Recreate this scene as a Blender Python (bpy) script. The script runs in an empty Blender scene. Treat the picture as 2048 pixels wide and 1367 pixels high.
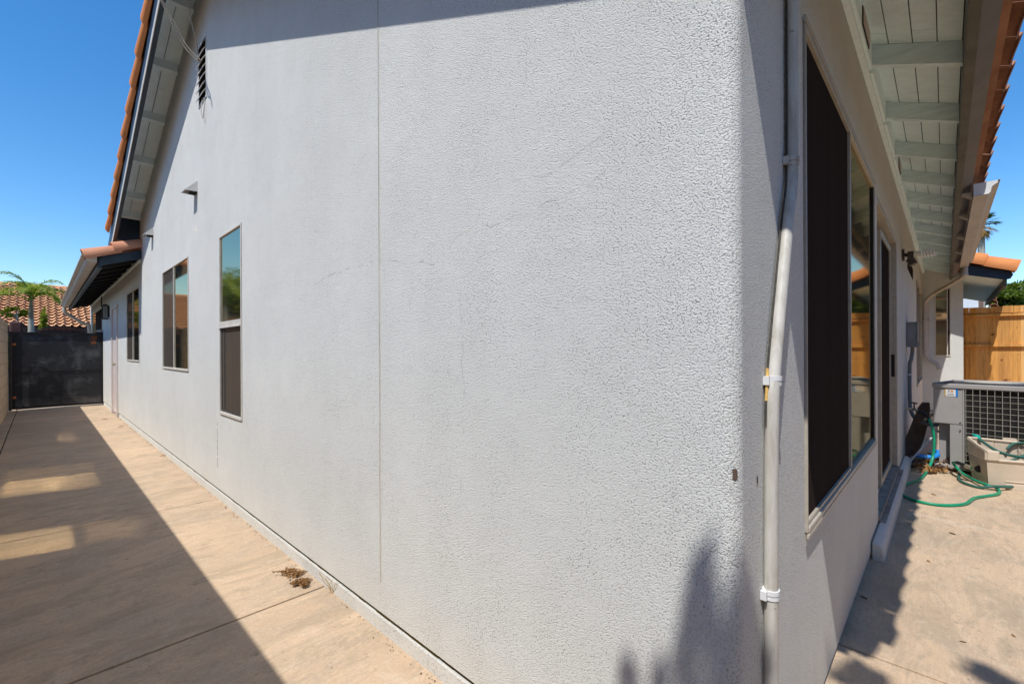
import bpy, math, random
from mathutils import Vector, Matrix
random.seed(7)
sc = bpy.context.scene
COL = sc.collection
PI = math.pi
# ---------------------------------------------------------------- camera
cam_d = bpy.data.cameras.new('camera')
cam = bpy.data.objects.new('camera', cam_d); COL.objects.link(cam)
A = math.radians(43.75); RR = -0.0044
fw = Vector((math.cos(A), math.sin(A), 0)); rt = Vector((math.sin(A), -math.cos(A), 0)); up = Vector((0, 0, 1))
rt2 = math.cos(RR)*rt + math.sin(RR)*up; up2 = -math.sin(RR)*rt + math.cos(RR)*up
M = Matrix((rt2, up2, -fw)).transposed().to_4x4(); M.translation = Vector((0, 0, 1.2))
cam.matrix_world = M
cam_d.sensor_width = 36; cam_d.lens = 904/2048*36
cam_d.shift_y = (700.8-683.5)/2048
cam_d.clip_start = 0.02; cam_d.clip_end = 2000
sc.camera = cam
# ---------------------------------------------------------------- light
SUN = Vector((0.59, 0.155, -1.0)).normalized()       # the way the light travels
el = math.asin(-SUN.z)
w = bpy.data.worlds.new('World'); sc.world = w; w.use_nodes = True
nt = w.node_tree; bg = nt.nodes['Background']
sky = nt.nodes.new('ShaderNodeTexSky'); sky.sky_type = 'NISHITA'; sky.sun_disc = False
sky.sun_elevation = el; sky.sun_rotation = math.atan2(-SUN.x, -SUN.y)
sky.air_density = 1.0; sky.dust_density = 0.3; sky.ozone_density = 2.5; sky.altitude = 200
hs = nt.nodes.new('ShaderNodeHueSaturation'); hs.inputs['Saturation'].default_value = 1.34; hs.inputs['Value'].default_value = 1.38
nt.links.new(sky.outputs[0], hs.inputs['Color']); nt.links.new(hs.outputs[0], bg.inputs[0]); bg.inputs[1].default_value = 0.145
sl = bpy.data.lights.new('sun', 'SUN'); sl.energy = 4.6; sl.angle = math.radians(0.53); sl.color = (.985, .965, .93)
so = bpy.data.objects.new('sun', sl); COL.objects.link(so)
so.rotation_euler = SUN.to_track_quat('-Z', 'Y').to_euler(); so.location = (-8, -3, 12)
vs = sc.view_settings; vs.view_transform = 'Standard'; vs.look = 'None'; vs.exposure = 0.0; vs.gamma = 1
sc.cycles.max_bounces = 10; sc.cycles.diffuse_bounces = 5; sc.cycles.glossy_bounces = 5
sc.cycles.use_denoising = True
# path guiding finds the sunlight that the window panes throw back onto the shaded concrete
sc.cycles.use_guiding = True; sc.cycles.use_surface_guiding = True; sc.cycles.guiding_training_samples = 128
sc.cycles.sample_clamp_indirect = 0; sc.cycles.caustics_reflective = True; sc.cycles.blur_glossy = 0
sc.cycles.use_adaptive_sampling = False

# ---------------------------------------------------------------- materials
MAT = {}
class N:
    def __init__(s, name):
        m = bpy.data.materials.new(name); m.use_nodes = True; s.m = m; s.t = m.node_tree
        s.b = s.t.nodes['Principled BSDF']; MAT[name] = m
        s.co = s.t.nodes.new('ShaderNodeTexCoord').outputs['Object']
    def node(s, k, **kw):
        n = s.t.nodes.new(k)
        for a, b in kw.items(): setattr(n, a, b)
        return n
    def put(s, sock, v):
        if hasattr(v, 'is_linked'): s.t.links.new(v, sock)
        elif isinstance(v, (tuple, list)) and len(v) == 3 and sock.type == 'RGBA': sock.default_value = (*v, 1)
        else: sock.default_value = v
    def mapc(s, scale=(1, 1, 1), rot=(0, 0, 0)):
        n = s.node('ShaderNodeMapping'); n.inputs['Scale'].default_value = scale; n.inputs['Rotation'].default_value = rot
        s.t.links.new(s.co, n.inputs[0]); return n.outputs[0]
    def noise(s, scale, detail=3, rough=.5, vec=None, dist=0):
        n = s.node('ShaderNodeTexNoise'); n.inputs['Scale'].default_value = scale; n.inputs['Detail'].default_value = detail
        n.inputs['Roughness'].default_value = rough; n.inputs['Distortion'].default_value = dist
        s.t.links.new(vec if vec is not None else s.co, n.inputs['Vector']); return n.outputs['Fac']
    def voro(s, scale, vec=None, feature='F1', out='Distance'):
        n = s.node('ShaderNodeTexVoronoi', feature=feature); n.inputs['Scale'].default_value = scale
        s.t.links.new(vec if vec is not None else s.co, n.inputs['Vector']); return n.outputs[out]
    def ramp(s, f, stops):
        n = s.node('ShaderNodeValToRGB'); e = n.color_ramp.elements
        while len(e) > len(stops): e.remove(e[-1])
        while len(e) < len(stops): e.new(1)
        for k, (p, c) in enumerate(stops):
            e[k].position = p; e[k].color = (*c, 1) if isinstance(c, (tuple, list)) else (c, c, c, 1)
        s.t.links.new(f, n.inputs[0]); return n.outputs[0]
    def mix(s, f, a, b, mode='MIX'):
        n = s.node('ShaderNodeMix', data_type='RGBA', blend_type=mode)
        s.put(n.inputs[0], f); s.put(n.inputs[6], a); s.put(n.inputs[7], b); return n.outputs[2]
    def math(s, op, a, b=0.):
        n = s.node('ShaderNodeMath', operation=op); s.put(n.inputs[0], a); s.put(n.inputs[1], b); return n.outputs[0]
    def sep(s, vec=None):
        n = s.node('ShaderNodeSeparateXYZ'); s.t.links.new(vec if vec is not None else s.co, n.inputs[0]); return n.outputs
    def set(s, color=None, rough=.7, metal=0., ior=1.45, spec=.5):
        if color is not None: s.put(s.b.inputs['Base Color'], color)
        s.put(s.b.inputs['Roughness'], rough); s.b.inputs['Metallic'].default_value = metal
        s.b.inputs['IOR'].default_value = ior; s.b.inputs['Specular IOR Level'].default_value = spec; return s
    def bump(s, h, strength=.5, dist=.01):
        n = s.node('ShaderNodeBump'); n.inputs['Strength'].default_value = strength; n.inputs['Distance'].default_value = dist
        s.t.links.new(h, n.inputs['Height'])
        prev = s.b.inputs['Normal']
        if prev.is_linked: s.t.links.new(prev.links[0].from_socket, n.inputs['Normal'])
        s.t.links.new(n.outputs[0], prev); return s

# stucco
n = N('stucco')
big = n.noise(1.3, 4, .6)
vst = n.noise(1., 4, .6, n.mapc((6, 6, .5)))
c = n.mix(n.ramp(big, [(.3, 0.), (.7, 1.)]), (.715, .712, .665), (.775, .772, .722))
c = n.mix(n.math('MULTIPLY', n.ramp(vst, [(.50, 0.), (.74, 1.)]), .14), c, (.64, .63, .58))
dirt = n.ramp(n.math('ADD', n.sep()[2], n.math('MULTIPLY', n.noise(5, 4, .65), .5)), [(.24, 1.), (.50, 0.)])
c = n.mix(n.math('MULTIPLY', dirt, .30), c, (.67, .62, .53))
warp = n.node('ShaderNodeVectorMath', operation='ADD')
wn = n.node('ShaderNodeTexNoise'); wn.inputs['Scale'].default_value = 130; n.t.links.new(n.co, wn.inputs[0])
wsc = n.node('ShaderNodeVectorMath', operation='SCALE'); wsc.inputs['Scale'].default_value = .0035
n.t.links.new(wn.outputs['Color'], wsc.inputs[0]); n.t.links.new(n.co, warp.inputs[0]); n.t.links.new(wsc.outputs[0], warp.inputs[1])
vd = n.voro(262, warp.outputs[0])
pn = n.noise(200, 3., .65)
patch = n.ramp(n.noise(4.5, 4, .65), [(.36, .30), (.64, 1.)])
pm = n.math('ADD', vd, n.math('MULTIPLY', n.math('SUBTRACT', .5, pn), 1.5))
pit_shade = n.math('MULTIPLY', n.ramp(pm, [(.66, 0.), (.88, 1.)]), n.math('MULTIPLY', patch, .72))
c = n.mix(pit_shade, c, (.17, .165, .15))  # shade inside the stucco pits is mixed into the colour
warm = n.ramp(n.noise(40, 2, .5), [(.70, 0.), (.80, 1.)])
c = n.mix(n.math('MULTIPLY', warm, .15), c, (.66, .54, .36))
n.set(c, .95, spec=.05)
valley = n.ramp(pm, [(.45, 0.), (.80, 1.)])
hgt = n.math('ADD', n.math('MULTIPLY', valley, -.42), n.math('ADD', n.math('MULTIPLY', n.noise(340, 1.5, .5), .55), n.math('MULTIPLY', n.noise(9, 4, .6), .9)))
n.bump(hgt, 1., .0034)
n = N('stucco_smooth')
n.set(n.mix(n.noise(9, 4, .6), (.58, .59, .58), (.70, .71, .69)), .85, spec=.2).bump(n.noise(90, 3, .6), .5, .004)

# concrete
n = N('concrete')
streak = n.noise(1., 6, .68, n.mapc((1.0, 6, 1)), .8)
big = n.noise(.8, 5, .6)
c = n.mix(n.ramp(streak, [(.32, 0.), (.68, 1.)]), (.44, .315, .205), (.625, .46, .305))
c = n.mix(n.ramp(big, [(.38, 0.), (.66, 1.)]), c, (.66, .47, .305))
c = n.mix(n.math('MULTIPLY', n.ramp(n.noise(2.2, 7, .75), [(.48, 0.), (.60, 1.)]), .45), c, (.40, .325, .25))
blot = n.ramp(n.noise(1., 7, .75, n.mapc((2.0, 5.0, 1)), 1.4), [(.50, 0.), (.58, 1.)])
c = n.mix(n.math('MULTIPLY', blot, .5), c, (.37, .29, .195))
fleck = n.ramp(n.noise(6.5, 9, .82, n.mapc((1, 1.6, 1)), .3), [(.53, 0.), (.57, 1.)])
zone = n.ramp(n.noise(1.3, 4, .6), [(.45, 0.), (.62, 1.)])
c = n.mix(n.math('MULTIPLY', n.math('MULTIPLY', fleck, zone), .5), c, (.30, .235, .165))
fl2 = n.ramp(n.noise(8.5, 9, .82, n.mapc((1.2, 2.2, 1), (0, 0, .3)), .3), [(.55, 0.), (.60, 1.)])
c = n.mix(n.math('MULTIPLY', fl2, .28), c, (.70, .58, .42))
pale = n.ramp(n.noise(1., 6, .7, n.mapc((3.1, 1.6, 1), (0, 0, .5)), .6), [(.60, 0.), (.70, 1.)])
c = n.mix(n.math('MULTIPLY', pale, .30), c, (.68, .59, .47))
c = n.mix(n.math('MULTIPLY', n.ramp(n.noise(75, 4, .75), [(.46, 0.), (.70, 1.)]), .42), c, (.30, .23, .16))
spot = n.ramp(n.noise(19, 2, .5), [(.70, 0.), (.74, 1.)])
c = n.mix(n.math('MULTIPLY', spot, .5), c, (.22, .17, .12))
fine = n.ramp(n.noise(1., 4, .7, n.mapc((12, 110, 1))), [(.42, 0.), (.66, 1.)])
c = n.mix(n.math('MULTIPLY', fine, .30), c, (.34, .27, .20))
n.set(c, .88, spec=.25).bump(n.noise(60, 5, .7), .45, .004)
n = N('soil'); n.set(n.mix(n.noise(30, 4), (.06, .045, .03), (.12, .09, .06)), .95, spec=.1).bump(n.noise(60, 4), .6, .01)
n = N('moss_dirt'); n.set(n.mix(n.noise(20, 4, .6), (.16, .125, .04), (.08, .055, .025)), .95, spec=.1).bump(n.noise(90, 3), .7, .006)

def flat(name, col, rough=.6, var=.12, scale=8, metal=0., bump=0., bscale=60, spec=.4, ior=1.45):
    n = N(name); d = tuple(x*(1-var) for x in col); l = tuple(min(1, x*(1+var)) for x in col)
    n.set(n.mix(n.ramp(n.noise(scale, 4, .6), [(.3, 0.), (.7, 1.)]), d, l), rough, metal, ior, spec)
    if bump: n.bump(n.noise(bscale, 3, .6), bump, .003)
    return n
def wood(name, col, dark, mapping=(2, 30, 30), rough=.7, bump=.3):
    n = N(name); g = n.noise(1., 5, .6, n.mapc(mapping), .8)
    c = n.mix(n.ramp(g, [(.32, 0.), (.62, 1.)]), dark, col)
    c = n.mix(n.math('MULTIPLY', n.ramp(n.noise(5, 3), [(.6, 0.), (.75, 1.)]), .3), c, dark)
    n.set(c, rough, spec=.25).bump(g, bump, .004); return n
wood('soffit_paint', (.82, .94, .95), (.74, .86, .86), (30, 3, 30), .75, .25)
wood('rafter_paint', (.78, .90, .91), (.63, .74, .74), (30, 4, 30), .7, .4)
flat('rake_soffit_paint', (.78, .90, .93), .75, .07, 6, bump=.2, bscale=40)
flat('navy_paint', (.022, .040, .062), .45, .3, 5, bump=.15)
flat('fascia_paint', (.14, .135, .14), .6, .15, 5, bump=.3, bscale=25)
flat('fascia_bottom_paint', (.10, .095, .075), .6, .25, 6, bump=.3, bscale=30)
flat('trim_cream', (.62, .58, .50), .5, .1, 10)
flat('light_metal', (.62, .60, .56), .45, .08, 4, bump=.05)
flat('gutter_metal', (.52, .47, .42), .5, .1, 3, bump=.05)
flat('gutter_dark', (.36, .32, .27), .5, .15, 4)
flat('white_paint', (.74, .74, .73), .45, .06, 6)
flat('frame_metal', (.42, .38, .31), .4, .12, 20)
flat('frame_dark', (.05, .048, .045), .5, .2, 20)
flat('black_paint', (.012, .012, .014), .4, .3, 12)
flat('crack_dark', (.07, .065, .055), .9, .4, 60)
flat('crack_grey', (.40, .39, .36), .9, .3, 30)
flat('dark_hole', (.01, .01, .01), .9, .2, 9)
flat('grey_metal', (.36, .34, .32), .5, .06, 7, bump=.05)
flat('grey_box_metal', (.20, .21, .21), .5, .12, 9)
flat('wire_coating', (.40, .37, .31), .5, .1, 9)
flat('cable', (.45, .42, .37), .6, .2, 9)
flat('brass', (.55, .48, .36), .35, .15, 30, metal=.8)
flat('tub_plastic', (.60, .50, .38), .5, .07, 7, bump=.08, bscale=30)
flat('bulb_white', (.80, .78, .70), .3, .05, 9)
flat('bronze', (.06, .045, .035), .5, .2, 20)
flat('blue_plastic', (.02, .22, .62), .4, .15, 20)
flat('teal_plastic', (.01, .34, .28), .4, .15, 20)
flat('foam', (.72, .46, .14), .8, .15, 60, bump=.4)
flat('hose_green', (.01, .27, .14), .38, .12, 12)
flat('hose_dark', (.035, .12, .095), .45, .15, 12)
flat('dry_leaf', (.30, .16, .06), .7, .3, 60)
flat('dry_weed', (.27, .14, .05), .8, .35, 70)
flat('straw_weed', (.55, .38, .14), .8, .2, 70)
flat('bark_brown', (.13, .085, .06), .85, .35, 14, bump=.8, bscale=40)
flat('rust', (.22, .07, .025), .85, .4, 25, bump=.5)
flat('brown_paint', (.10, .045, .035), .6, .2, 12)
flat('door_paint', (.66, .58, .54), .5, .06, 9)
flat('lantern_glass', (.40, .42, .43), .25, .1, 9)
flat('nbr_brown', (.20, .13, .10), .8, .1, 5)
flat('nbr_wall', (.50, .42, .33), .8, .1, 5)
flat('blind_white', (.72, .73, .73), .5, .04, 5)
flat('trunk_grey', (.38, .34, .28), .85, .3, 16, bump=.6)
flat('trunk_green', (.20, .16, .09), .7, .3, 8)
n = N('dirty_sill'); n.set(n.mix(n.ramp(n.noise(14, 5, .7), [(.40, 0.), (.7, 1.)]), (.36, .32, .27), (.20, .15, .11)), .7).bump(n.noise(60, 3), .4, .004)
# tubes that were painted: the drain pipe
n = N('pipe_paint')
c = n.mix(n.ramp(n.noise(1., 5, .7, n.mapc((26, 26, 3.5))), [(.42, 0.), (.70, 1.)]), (.60, .57, .51), (.38, .34, .28))
c = n.mix(n.ramp(n.noise(30, 3, .6), [(.68, 0.), (.72, .6)]), c, (.22, .16, .10))
n.set(c, .5, spec=.4).bump(n.noise(60, 3), .15, .002)
# gate sheet
n = N('gate_sheet')
c = n.mix(n.ramp(n.noise(2.2, 6, .68), [(.50, 0.), (.72, 1.)]), (.020, .021, .024), (.12, .12, .125))
scr = n.ramp(n.noise(1., 4, .7, n.mapc((5, 1, 16)), 1.5), [(.62, 0.), (.70, 1.)])
c = n.mix(n.math('MULTIPLY', scr, .35), c, (.22, .22, .22))
x, y, z = n.sep()
lowz = n.ramp(n.math('ADD', z, n.math('MULTIPLY', n.noise(7, 4), .35)), [(.26, 1.), (.42, 0.)])
c = n.mix(n.math('MULTIPLY', lowz, .5), c, (.14, .13, .125))
rx = n.math('ADD', x, n.math('MULTIPLY', n.noise(9, 4), .25))
side = n.ramp(rx, [(.86, 0.), (.98, 1.)])
c = n.mix(n.math('MULTIPLY', side, n.ramp(n.noise(1., 5, .7, n.mapc((22, 1, 5))), [(.45, 0.), (.55, .7)])), c, (.30, .31, .32))
n.set(c, .5, spec=.4).bump(n.noise(14, 4), .2, .006)
# glass
def coated(name, base, rough, r0, r1):          # coated glazing or mesh: a mirror layer over a dark body
    n = N(name); n.set(base, .6, spec=0)
    g = n.node('ShaderNodeBsdfGlossy'); g.inputs['Color'].default_value = (.97, .86, .60, 1); g.inputs['Roughness'].default_value = rough
    fr = n.node('ShaderNodeFresnel'); fr.inputs['IOR'].default_value = 1.5
    f = n.math('ADD', n.math('MULTIPLY', fr.outputs[0], r1), r0)
    ms = n.node('ShaderNodeMixShader'); n.put(ms.inputs[0], f)
    n.t.links.new(n.b.outputs[0], ms.inputs[1]); n.t.links.new(g.outputs[0], ms.inputs[2]); n.t.links.new(ms.outputs[0], n.t.nodes['Material Output'].inputs[0]); return n
coated('glass', (.012, .014, .015), .045, .42, .20)
n = N('glass_interior'); n.set(n.mix(n.noise(3, 2), (.10, .095, .09), (.16, .15, .14)), 0.0, ior=1.6)
n = coated('screen_mesh', (.06, .052, .045), .06, .13, .0)
n.put(n.b.inputs['Base Color'], n.mix(n.noise(1., 3, .5, n.mapc((30, 30, .6))), (.058, .048, .042), (.10, .085, .073)))
n = N('dark_screen')
tw = n.math('ADD', n.math('SINE', n.math('MULTIPLY', n.sep()[2], 1900.)), n.math('SINE', n.math('MULTIPLY', n.math('ADD', n.sep()[0], n.sep()[1]), 1900.)))
n.set(n.mix(n.noise(1., 3, .5, n.mapc((40, 40, .4))), (.038, .029, .025), (.058, .045, .039)), .9, spec=.0).bump(tw, .8, .0008)
# terracotta
def terracotta(name, a, b, c2, sc1=3.2, sc2=14):
    n = N(name)
    c = n.mix(n.ramp(n.noise(sc1, 4, .6), [(.32, 0.), (.68, 1.)]), a, b)
    c = n.mix(n.math('MULTIPLY', n.ramp(n.noise(sc2, 5, .7), [(.55, 0.), (.72, 1.)]), .5), c, c2)
    n.set(c, .85, spec=.2).bump(n.noise(60, 4), .3, .004)
terracotta('terracotta', (.50, .19, .075), (.62, .27, .12), (.28, .12, .06))
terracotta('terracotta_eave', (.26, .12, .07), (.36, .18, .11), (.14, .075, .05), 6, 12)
terracotta('terracotta_pink', (.50, .21, .12), (.62, .30, .18), (.34, .16, .10), 5, 10)
terracotta('terracotta_orange', (.62, .22, .07), (.74, .29, .10), (.50, .17, .06), 4, 20)
terracotta('terracotta_under', (.22, .085, .05), (.32, .13, .08), (.10, .05, .035), 3, 8)
terracotta('terracotta_far', (.64, .32, .16), (.80, .46, .25), (.42, .20, .10), 2.5, 9)
# fence wood
n = N('fence_wood')
x, y, z = n.sep()
board = n.node('ShaderNodeTexWhiteNoise', noise_dimensions='1D')
n.t.links.new(n.math('FLOOR', n.math('MULTIPLY', y, 1/.142)), board.inputs['W'])
g = n.noise(1., 6, .65, n.mapc((20, 22, 1.6)), 1.4)
c = n.mix(n.ramp(g, [(.30, 0.), (.66, 1.)]), (.40, .145, .018), (.80, .38, .075))
c = n.mix(n.math('MULTIPLY', n.math('POWER', board.outputs['Value'], 2.), .75), c, (.88, .56, .24))
b2 = n.node('ShaderNodeTexWhiteNoise', noise_dimensions='1D'); n.t.links.new(n.math('FLOOR', n.math('MULTIPLY', n.math('ADD', y, 7.1), 1/.142)), b2.inputs['W'])
c = n.mix(n.math('MULTIPLY', n.math('POWER', b2.outputs['Value'], 3.), .5), c, (.30, .12, .03))
c = n.mix(n.ramp(n.noise(1., 5, .7, n.mapc((3, 8, .9))), [(.52, 0.), (.66, .55)]), c, (.34, .15, .045))
c = n.mix(n.ramp(n.noise(7, 2), [(.66, 0.), (.70, .85)]), c, (.16, .055, .015))
n.set(c, .75, spec=.2).bump(g, .3, .004)
# slump block wall
n = N('block_wall')
x, y, z = n.sep()
cmb = n.node('ShaderNodeCombineXYZ'); n.t.links.new(y, cmb.inputs[0]); n.t.links.new(z, cmb.inputs[1])
bt = n.node('ShaderNodeTexBrick'); n.t.links.new(cmb.outputs[0], bt.inputs[0])
bt.inputs['Scale'].default_value = 1; bt.inputs['Brick Width'].default_value = .4; bt.inputs['Row Height'].default_value = .2
bt.inputs['Mortar Size'].default_value = .006; bt.inputs['Mortar Smooth'].default_value = .3
bt.inputs['Color1'].default_value = (.52, .39, .27, 1); bt.inputs['Color2'].default_value = (.60, .46, .32, 1); bt.inputs['Mortar'].default_value = (.30, .22, .15, 1)
n.set(n.mix(n.math('MULTIPLY', n.noise(6, 5, .7), .4), bt.outputs['Color'], (.40, .30, .21)), .9, spec=.2)
inv = n.math('SUBTRACT', 1., bt.outputs['Fac']); n.bump(n.math('ADD', inv, n.math('MULTIPLY', n.noise(40, 4), .3)), .6, .01)
# foliage
def leafmat(name, a, b, trans=.25):
    n = N(name)
    gi = n.node('ShaderNodeNewGeometry')
    c = n.mix(gi.outputs['Random Per Island'], a, b)
    n.set(c, .55, spec=.3)
    tr = n.node('ShaderNodeBsdfTranslucent'); n.put(tr.inputs[0], n.mix(.5, c, (.30, .40, .03)))
    ms = n.node('ShaderNodeMixShader'); ms.inputs[0].default_value = trans
    out = n.t.nodes['Material Output']
    n.t.links.new(n.b.outputs[0], ms.inputs[1]); n.t.links.new(tr.outputs[0], ms.inputs[2]); n.t.links.new(ms.outputs[0], out.inputs[0])
leafmat('leaf_green', (.06, .12, .015), (.20, .26, .035), .35)
leafmat('leaf_yellow_green', (.12, .17, .012), (.34, .33, .02), .35)
leafmat('palm_green', (.14, .24, .02), (.42, .46, .07), .45)
leafmat('leaf_dark', (.02, .045, .01), (.06, .10, .02), .25)
leafmat('leaf_purple', (.05, .02, .02), (.12, .05, .04), .2)
leafmat('palm_dry', (.22, .12, .03), (.42, .26, .07), .2)

# ---------------------------------------------------------------- mesh helpers
def wloc(o):
    v = Vector((0, 0, 0))
    while o is not None: v += o.location; o = o.parent
    return v
class MB:
    def __init__(s): s.v = []; s.f = []; s.m = []; s.cur = 0
    def mat(s, k): s.cur = k; return s
    def add(s, vs, fs):
        b = len(s.v); s.v += [tuple(p) for p in vs]
        for f in fs: s.f.append([b+i for i in f]); s.m.append(s.cur)
        return s
    def box(s, x0, x1, y0, y1, z0, z1):
        return s.hexa([(x0,y0,z0),(x1,y0,z0),(x1,y1,z0),(x0,y1,z0),(x0,y0,z1),(x1,y0,z1),(x1,y1,z1),(x0,y1,z1)])
    def hexa(s, p): return s.add(p, [(3,2,1,0),(4,5,6,7),(0,1,5,4),(1,2,6,5),(2,3,7,6),(3,0,4,7)])
    def quad(s, a, b, c, d): return s.add([a,b,c,d], [(0,1,2,3)])
    def obox(s, o, ax, ay, az, lx, ly, lz):     # oriented box from corner o
        o = Vector(o); X = Vector(ax)*lx; Y = Vector(ay)*ly; Z = Vector(az)*lz
        return s.hexa([o, o+X, o+X+Y, o+Y, o+Z, o+X+Z, o+X+Y+Z, o+Y+Z])
    def prism(s, pts, ext):                     # polygon swept along ext
        e = Vector(ext); P = [Vector(p) for p in pts]; k = len(P)
        return s.add(P+[p+e for p in P], [tuple(range(k))[::-1], tuple(range(k, 2*k))]+[(i, (i+1)%k, k+(i+1)%k, k+i) for i in range(k)])
    def tube(s, path, r, seg=8, caps=True, radii=None, flat=1.):
        P = [Vector(p) for p in path]; n = len(P); b = len(s.v); pn = None
        for i, p in enumerate(P):
            t = (P[min(i+1, n-1)]-P[max(i-1, 0)]).normalized()
            if pn is None:
                a = Vector((0,0,1)) if abs(t.z) < .9 else Vector((1,0,0)); nn = (a-t*a.dot(t)).normalized()
            else: nn = (pn-t*pn.dot(t)).normalized()
            pn = nn; bb = t.cross(nn); rr = radii[i] if radii else r
            for k in range(seg):
                an = 2*PI*k/seg; s.v.append(tuple(p+nn*math.cos(an)*rr*flat+bb*math.sin(an)*rr))
        for i in range(n-1):
            for k in range(seg):
                s.f.append([b+i*seg+k, b+i*seg+(k+1)%seg, b+(i+1)*seg+(k+1)%seg, b+(i+1)*seg+k]); s.m.append(s.cur)
        if caps:
            s.f.append([b+k for k in range(seg)][::-1]); s.f.append([b+(n-1)*seg+k for k in range(seg)]); s.m += [s.cur]*2
        return s
    def build(s, name, mats, parent=None, smooth=False, label=None, bevel=0., **tags):
        if not isinstance(mats, (list, tuple)): mats = [mats]
        me = bpy.data.meshes.new(name); off = wloc(parent) if parent else Vector((0,0,0))
        me.from_pydata([(p[0]-off.x, p[1]-off.y, p[2]-off.z) for p in s.v], [], s.f)
        for m in mats: me.materials.append(MAT[m])
        me.polygons.foreach_set('material_index', s.m)
        if smooth: me.polygons.foreach_set('use_smooth', [True]*len(me.polygons))
        me.update()
        o = bpy.data.objects.new(name, me); COL.objects.link(o)
        if parent: o.parent = parent
        if bevel:
            b = o.modifiers.new('bevel', 'BEVEL'); b.width = bevel; b.segments = 2; b.limit_method = 'ANGLE'
        if smooth:
            try: me.set_sharp_from_angle(angle=math.radians(40))
            except Exception: pass
        if label: o['label'] = label
        for k, v in tags.items(): o[k] = v
        return o
def thing(name, loc, label, cat, group=None):
    o = bpy.data.objects.new(name, None); COL.objects.link(o); o.location = loc; o.empty_display_size = .1
    o['label'] = label; o['category'] = cat
    if group: o['group'] = group
    return o
def catmull(P, k=8):
    P = [Vector(p) for p in P]; out = []
    for i in range(len(P)-1):
        a = P[max(i-1,0)]; b = P[i]; c = P[i+1]; d = P[min(i+2,len(P)-1)]
        for j in range(k):
            t = j/k; out.append(.5*((2*b)+(c-a)*t+(2*a-5*b+4*c-d)*t*t+(3*b-a-3*c+d)*t**3))
    out.append(P[-1]); return out
rnd = random.uniform

# ---------------------------------------------------------------- ground and paving
MB().quad((-300,-300,-.02),(300,-300,-.02),(300,300,-.02),(-300,300,-.02)).build('ground', 'soil', kind='structure')
pv = MB(); G = .006
ys = [-3.2, -1.2, .31, 2.3, 4.3, 6.2, 8.2, 10.2, 12.2, 14.2, 17.5]
for a, b in zip(ys[:-1], ys[1:]):
    pv.box(-.335+G, 1.045, a+G, b-G, -.06, 0)
    pv.box(-.45, -.335-G, a+G, b-G, -.06, .004)
xs = [1.045, 2.25, 4.09, 5.93, 7.8, 9.7, 12.1]
for a, b in zip(xs[:-1], xs[1:]):
    pv.box(a+G, b-G, -1.6+G, .36, -.06, 0); pv.box(a+G, b-G, -3.2+G, -1.6-G, -.06, 0)
pv.build('patio_paving', 'concrete', kind='structure', bevel=.004)

pc = MB()
for pts in ([(-.33,1.95),(-.1,2.02),(.12,1.93),(.3,2.0)],[(-.05,3.6),(.15,3.72),(.33,3.66),(.5,3.78),(.74,3.74)],[(.1,5.2),(.4,5.3),(.7,5.22),(1.0,5.34)],[(5.35,-.34),(5.0,-.40),(4.6,-.47)],[(-.1,7.1),(.2,7.25),(.5,7.2)]):
    px_, py_ = pts[0]
    for (xa,ya),(xb,yb) in zip(pts[:-1], pts[1:]):
        k = max(3, int(math.hypot(xb-xa,yb-ya)/.035))
        for i in range(1, k+1):
            nx = xa+(xb-xa)*i/k+rnd(-.009,.009); ny = ya+(yb-ya)*i/k+rnd(-.009,.009); ww = rnd(.0003,.0009)
            d_ = Vector((ny-py_, px_-nx, 0)).normalized()*ww
            pc.quad((px_-d_.x,py_-d_.y,.0012),(nx-d_.x,ny-d_.y,.0012),(nx+d_.x,ny+d_.y,.0012),(px_+d_.x,py_+d_.y,.0012)); px_, py_ = nx, ny
pc.build('paving_cracks', 'soil', kind='structure')
# ---------------------------------------------------------------- the house
ZR, YR, SLL, SLR = 4.57, 4.60, .39, .408        # underside of roof deck: ridge height, place and slopes
def deck(y): return ZR-(SLL*(y-YR) if y > YR else SLR*(YR-y))
HX, HY = 1.0, 0.31
house = thing('house', (1.0, .31, 0), 'light grey stucco house with dark trim and terracotta roof tiles, filling most of the view', 'house')

def panel(mb, f, us, zs, holes):                # wall face with openings; f(u, z, depth)
    us = sorted(set(us+[h[0] for h in holes]+[h[1] for h in holes])); zs = sorted(set(zs+[h[2] for h in holes]+[h[3] for h in holes]))
    for i in range(len(us)-1):
        for j in range(len(zs)-1):
            um = (us[i]+us[i+1])/2; zm = (zs[j]+zs[j+1])/2
            if any(h[0] < um < h[1] and h[2] < zm < h[3] for h in holes): continue
            mb.quad(f(us[i],zs[j],0), f(us[i+1],zs[j],0), f(us[i+1],zs[j+1],0), f(us[i],zs[j+1],0))
    for h in holes:
        u0, u1, z0, z1, d = h
        mb.quad(f(u0,z0,0), f(u0,z1,0), f(u0,z1,d), f(u0,z0,d)); mb.quad(f(u1,z0,0), f(u1,z1,0), f(u1,z1,d), f(u1,z0,d))
        mb.quad(f(u0,z1,0), f(u1,z1,0), f(u1,z1,d), f(u0,z1,d)); mb.quad(f(u0,z0,0), f(u1,z0,0), f(u1,z0,d), f(u0,z0,d))
        mb.quad(f(u0,z0,d), f(u1,z0,d), f(u1,z1,d), f(u0,z1,d))
fl = lambda u, z, d: (HX+d, u, z)               # left wall, u = Y
fr = lambda u, z, d: (u, HY+d, z)               # right wall, u = X
R0 = .035
wm = MB()
LW = [(3.625,4.205,.70,2.125,.07), (5.295,6.635,1.005,2.135,.07), (8.42,9.80,1.055,2.17,.07), (11.0,11.93,.091,2.09,.05), (14.05,16.9,1.0,2.25,.07)]
RW = [(1.61,3.50,.635,2.20,.07), (3.70,5.42,.11,2.205,.13), (6.95,8.25,2.12,2.30,.06), (9.2,11.35,.62,2.25,.06)]
zt = deck(HY)
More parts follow.
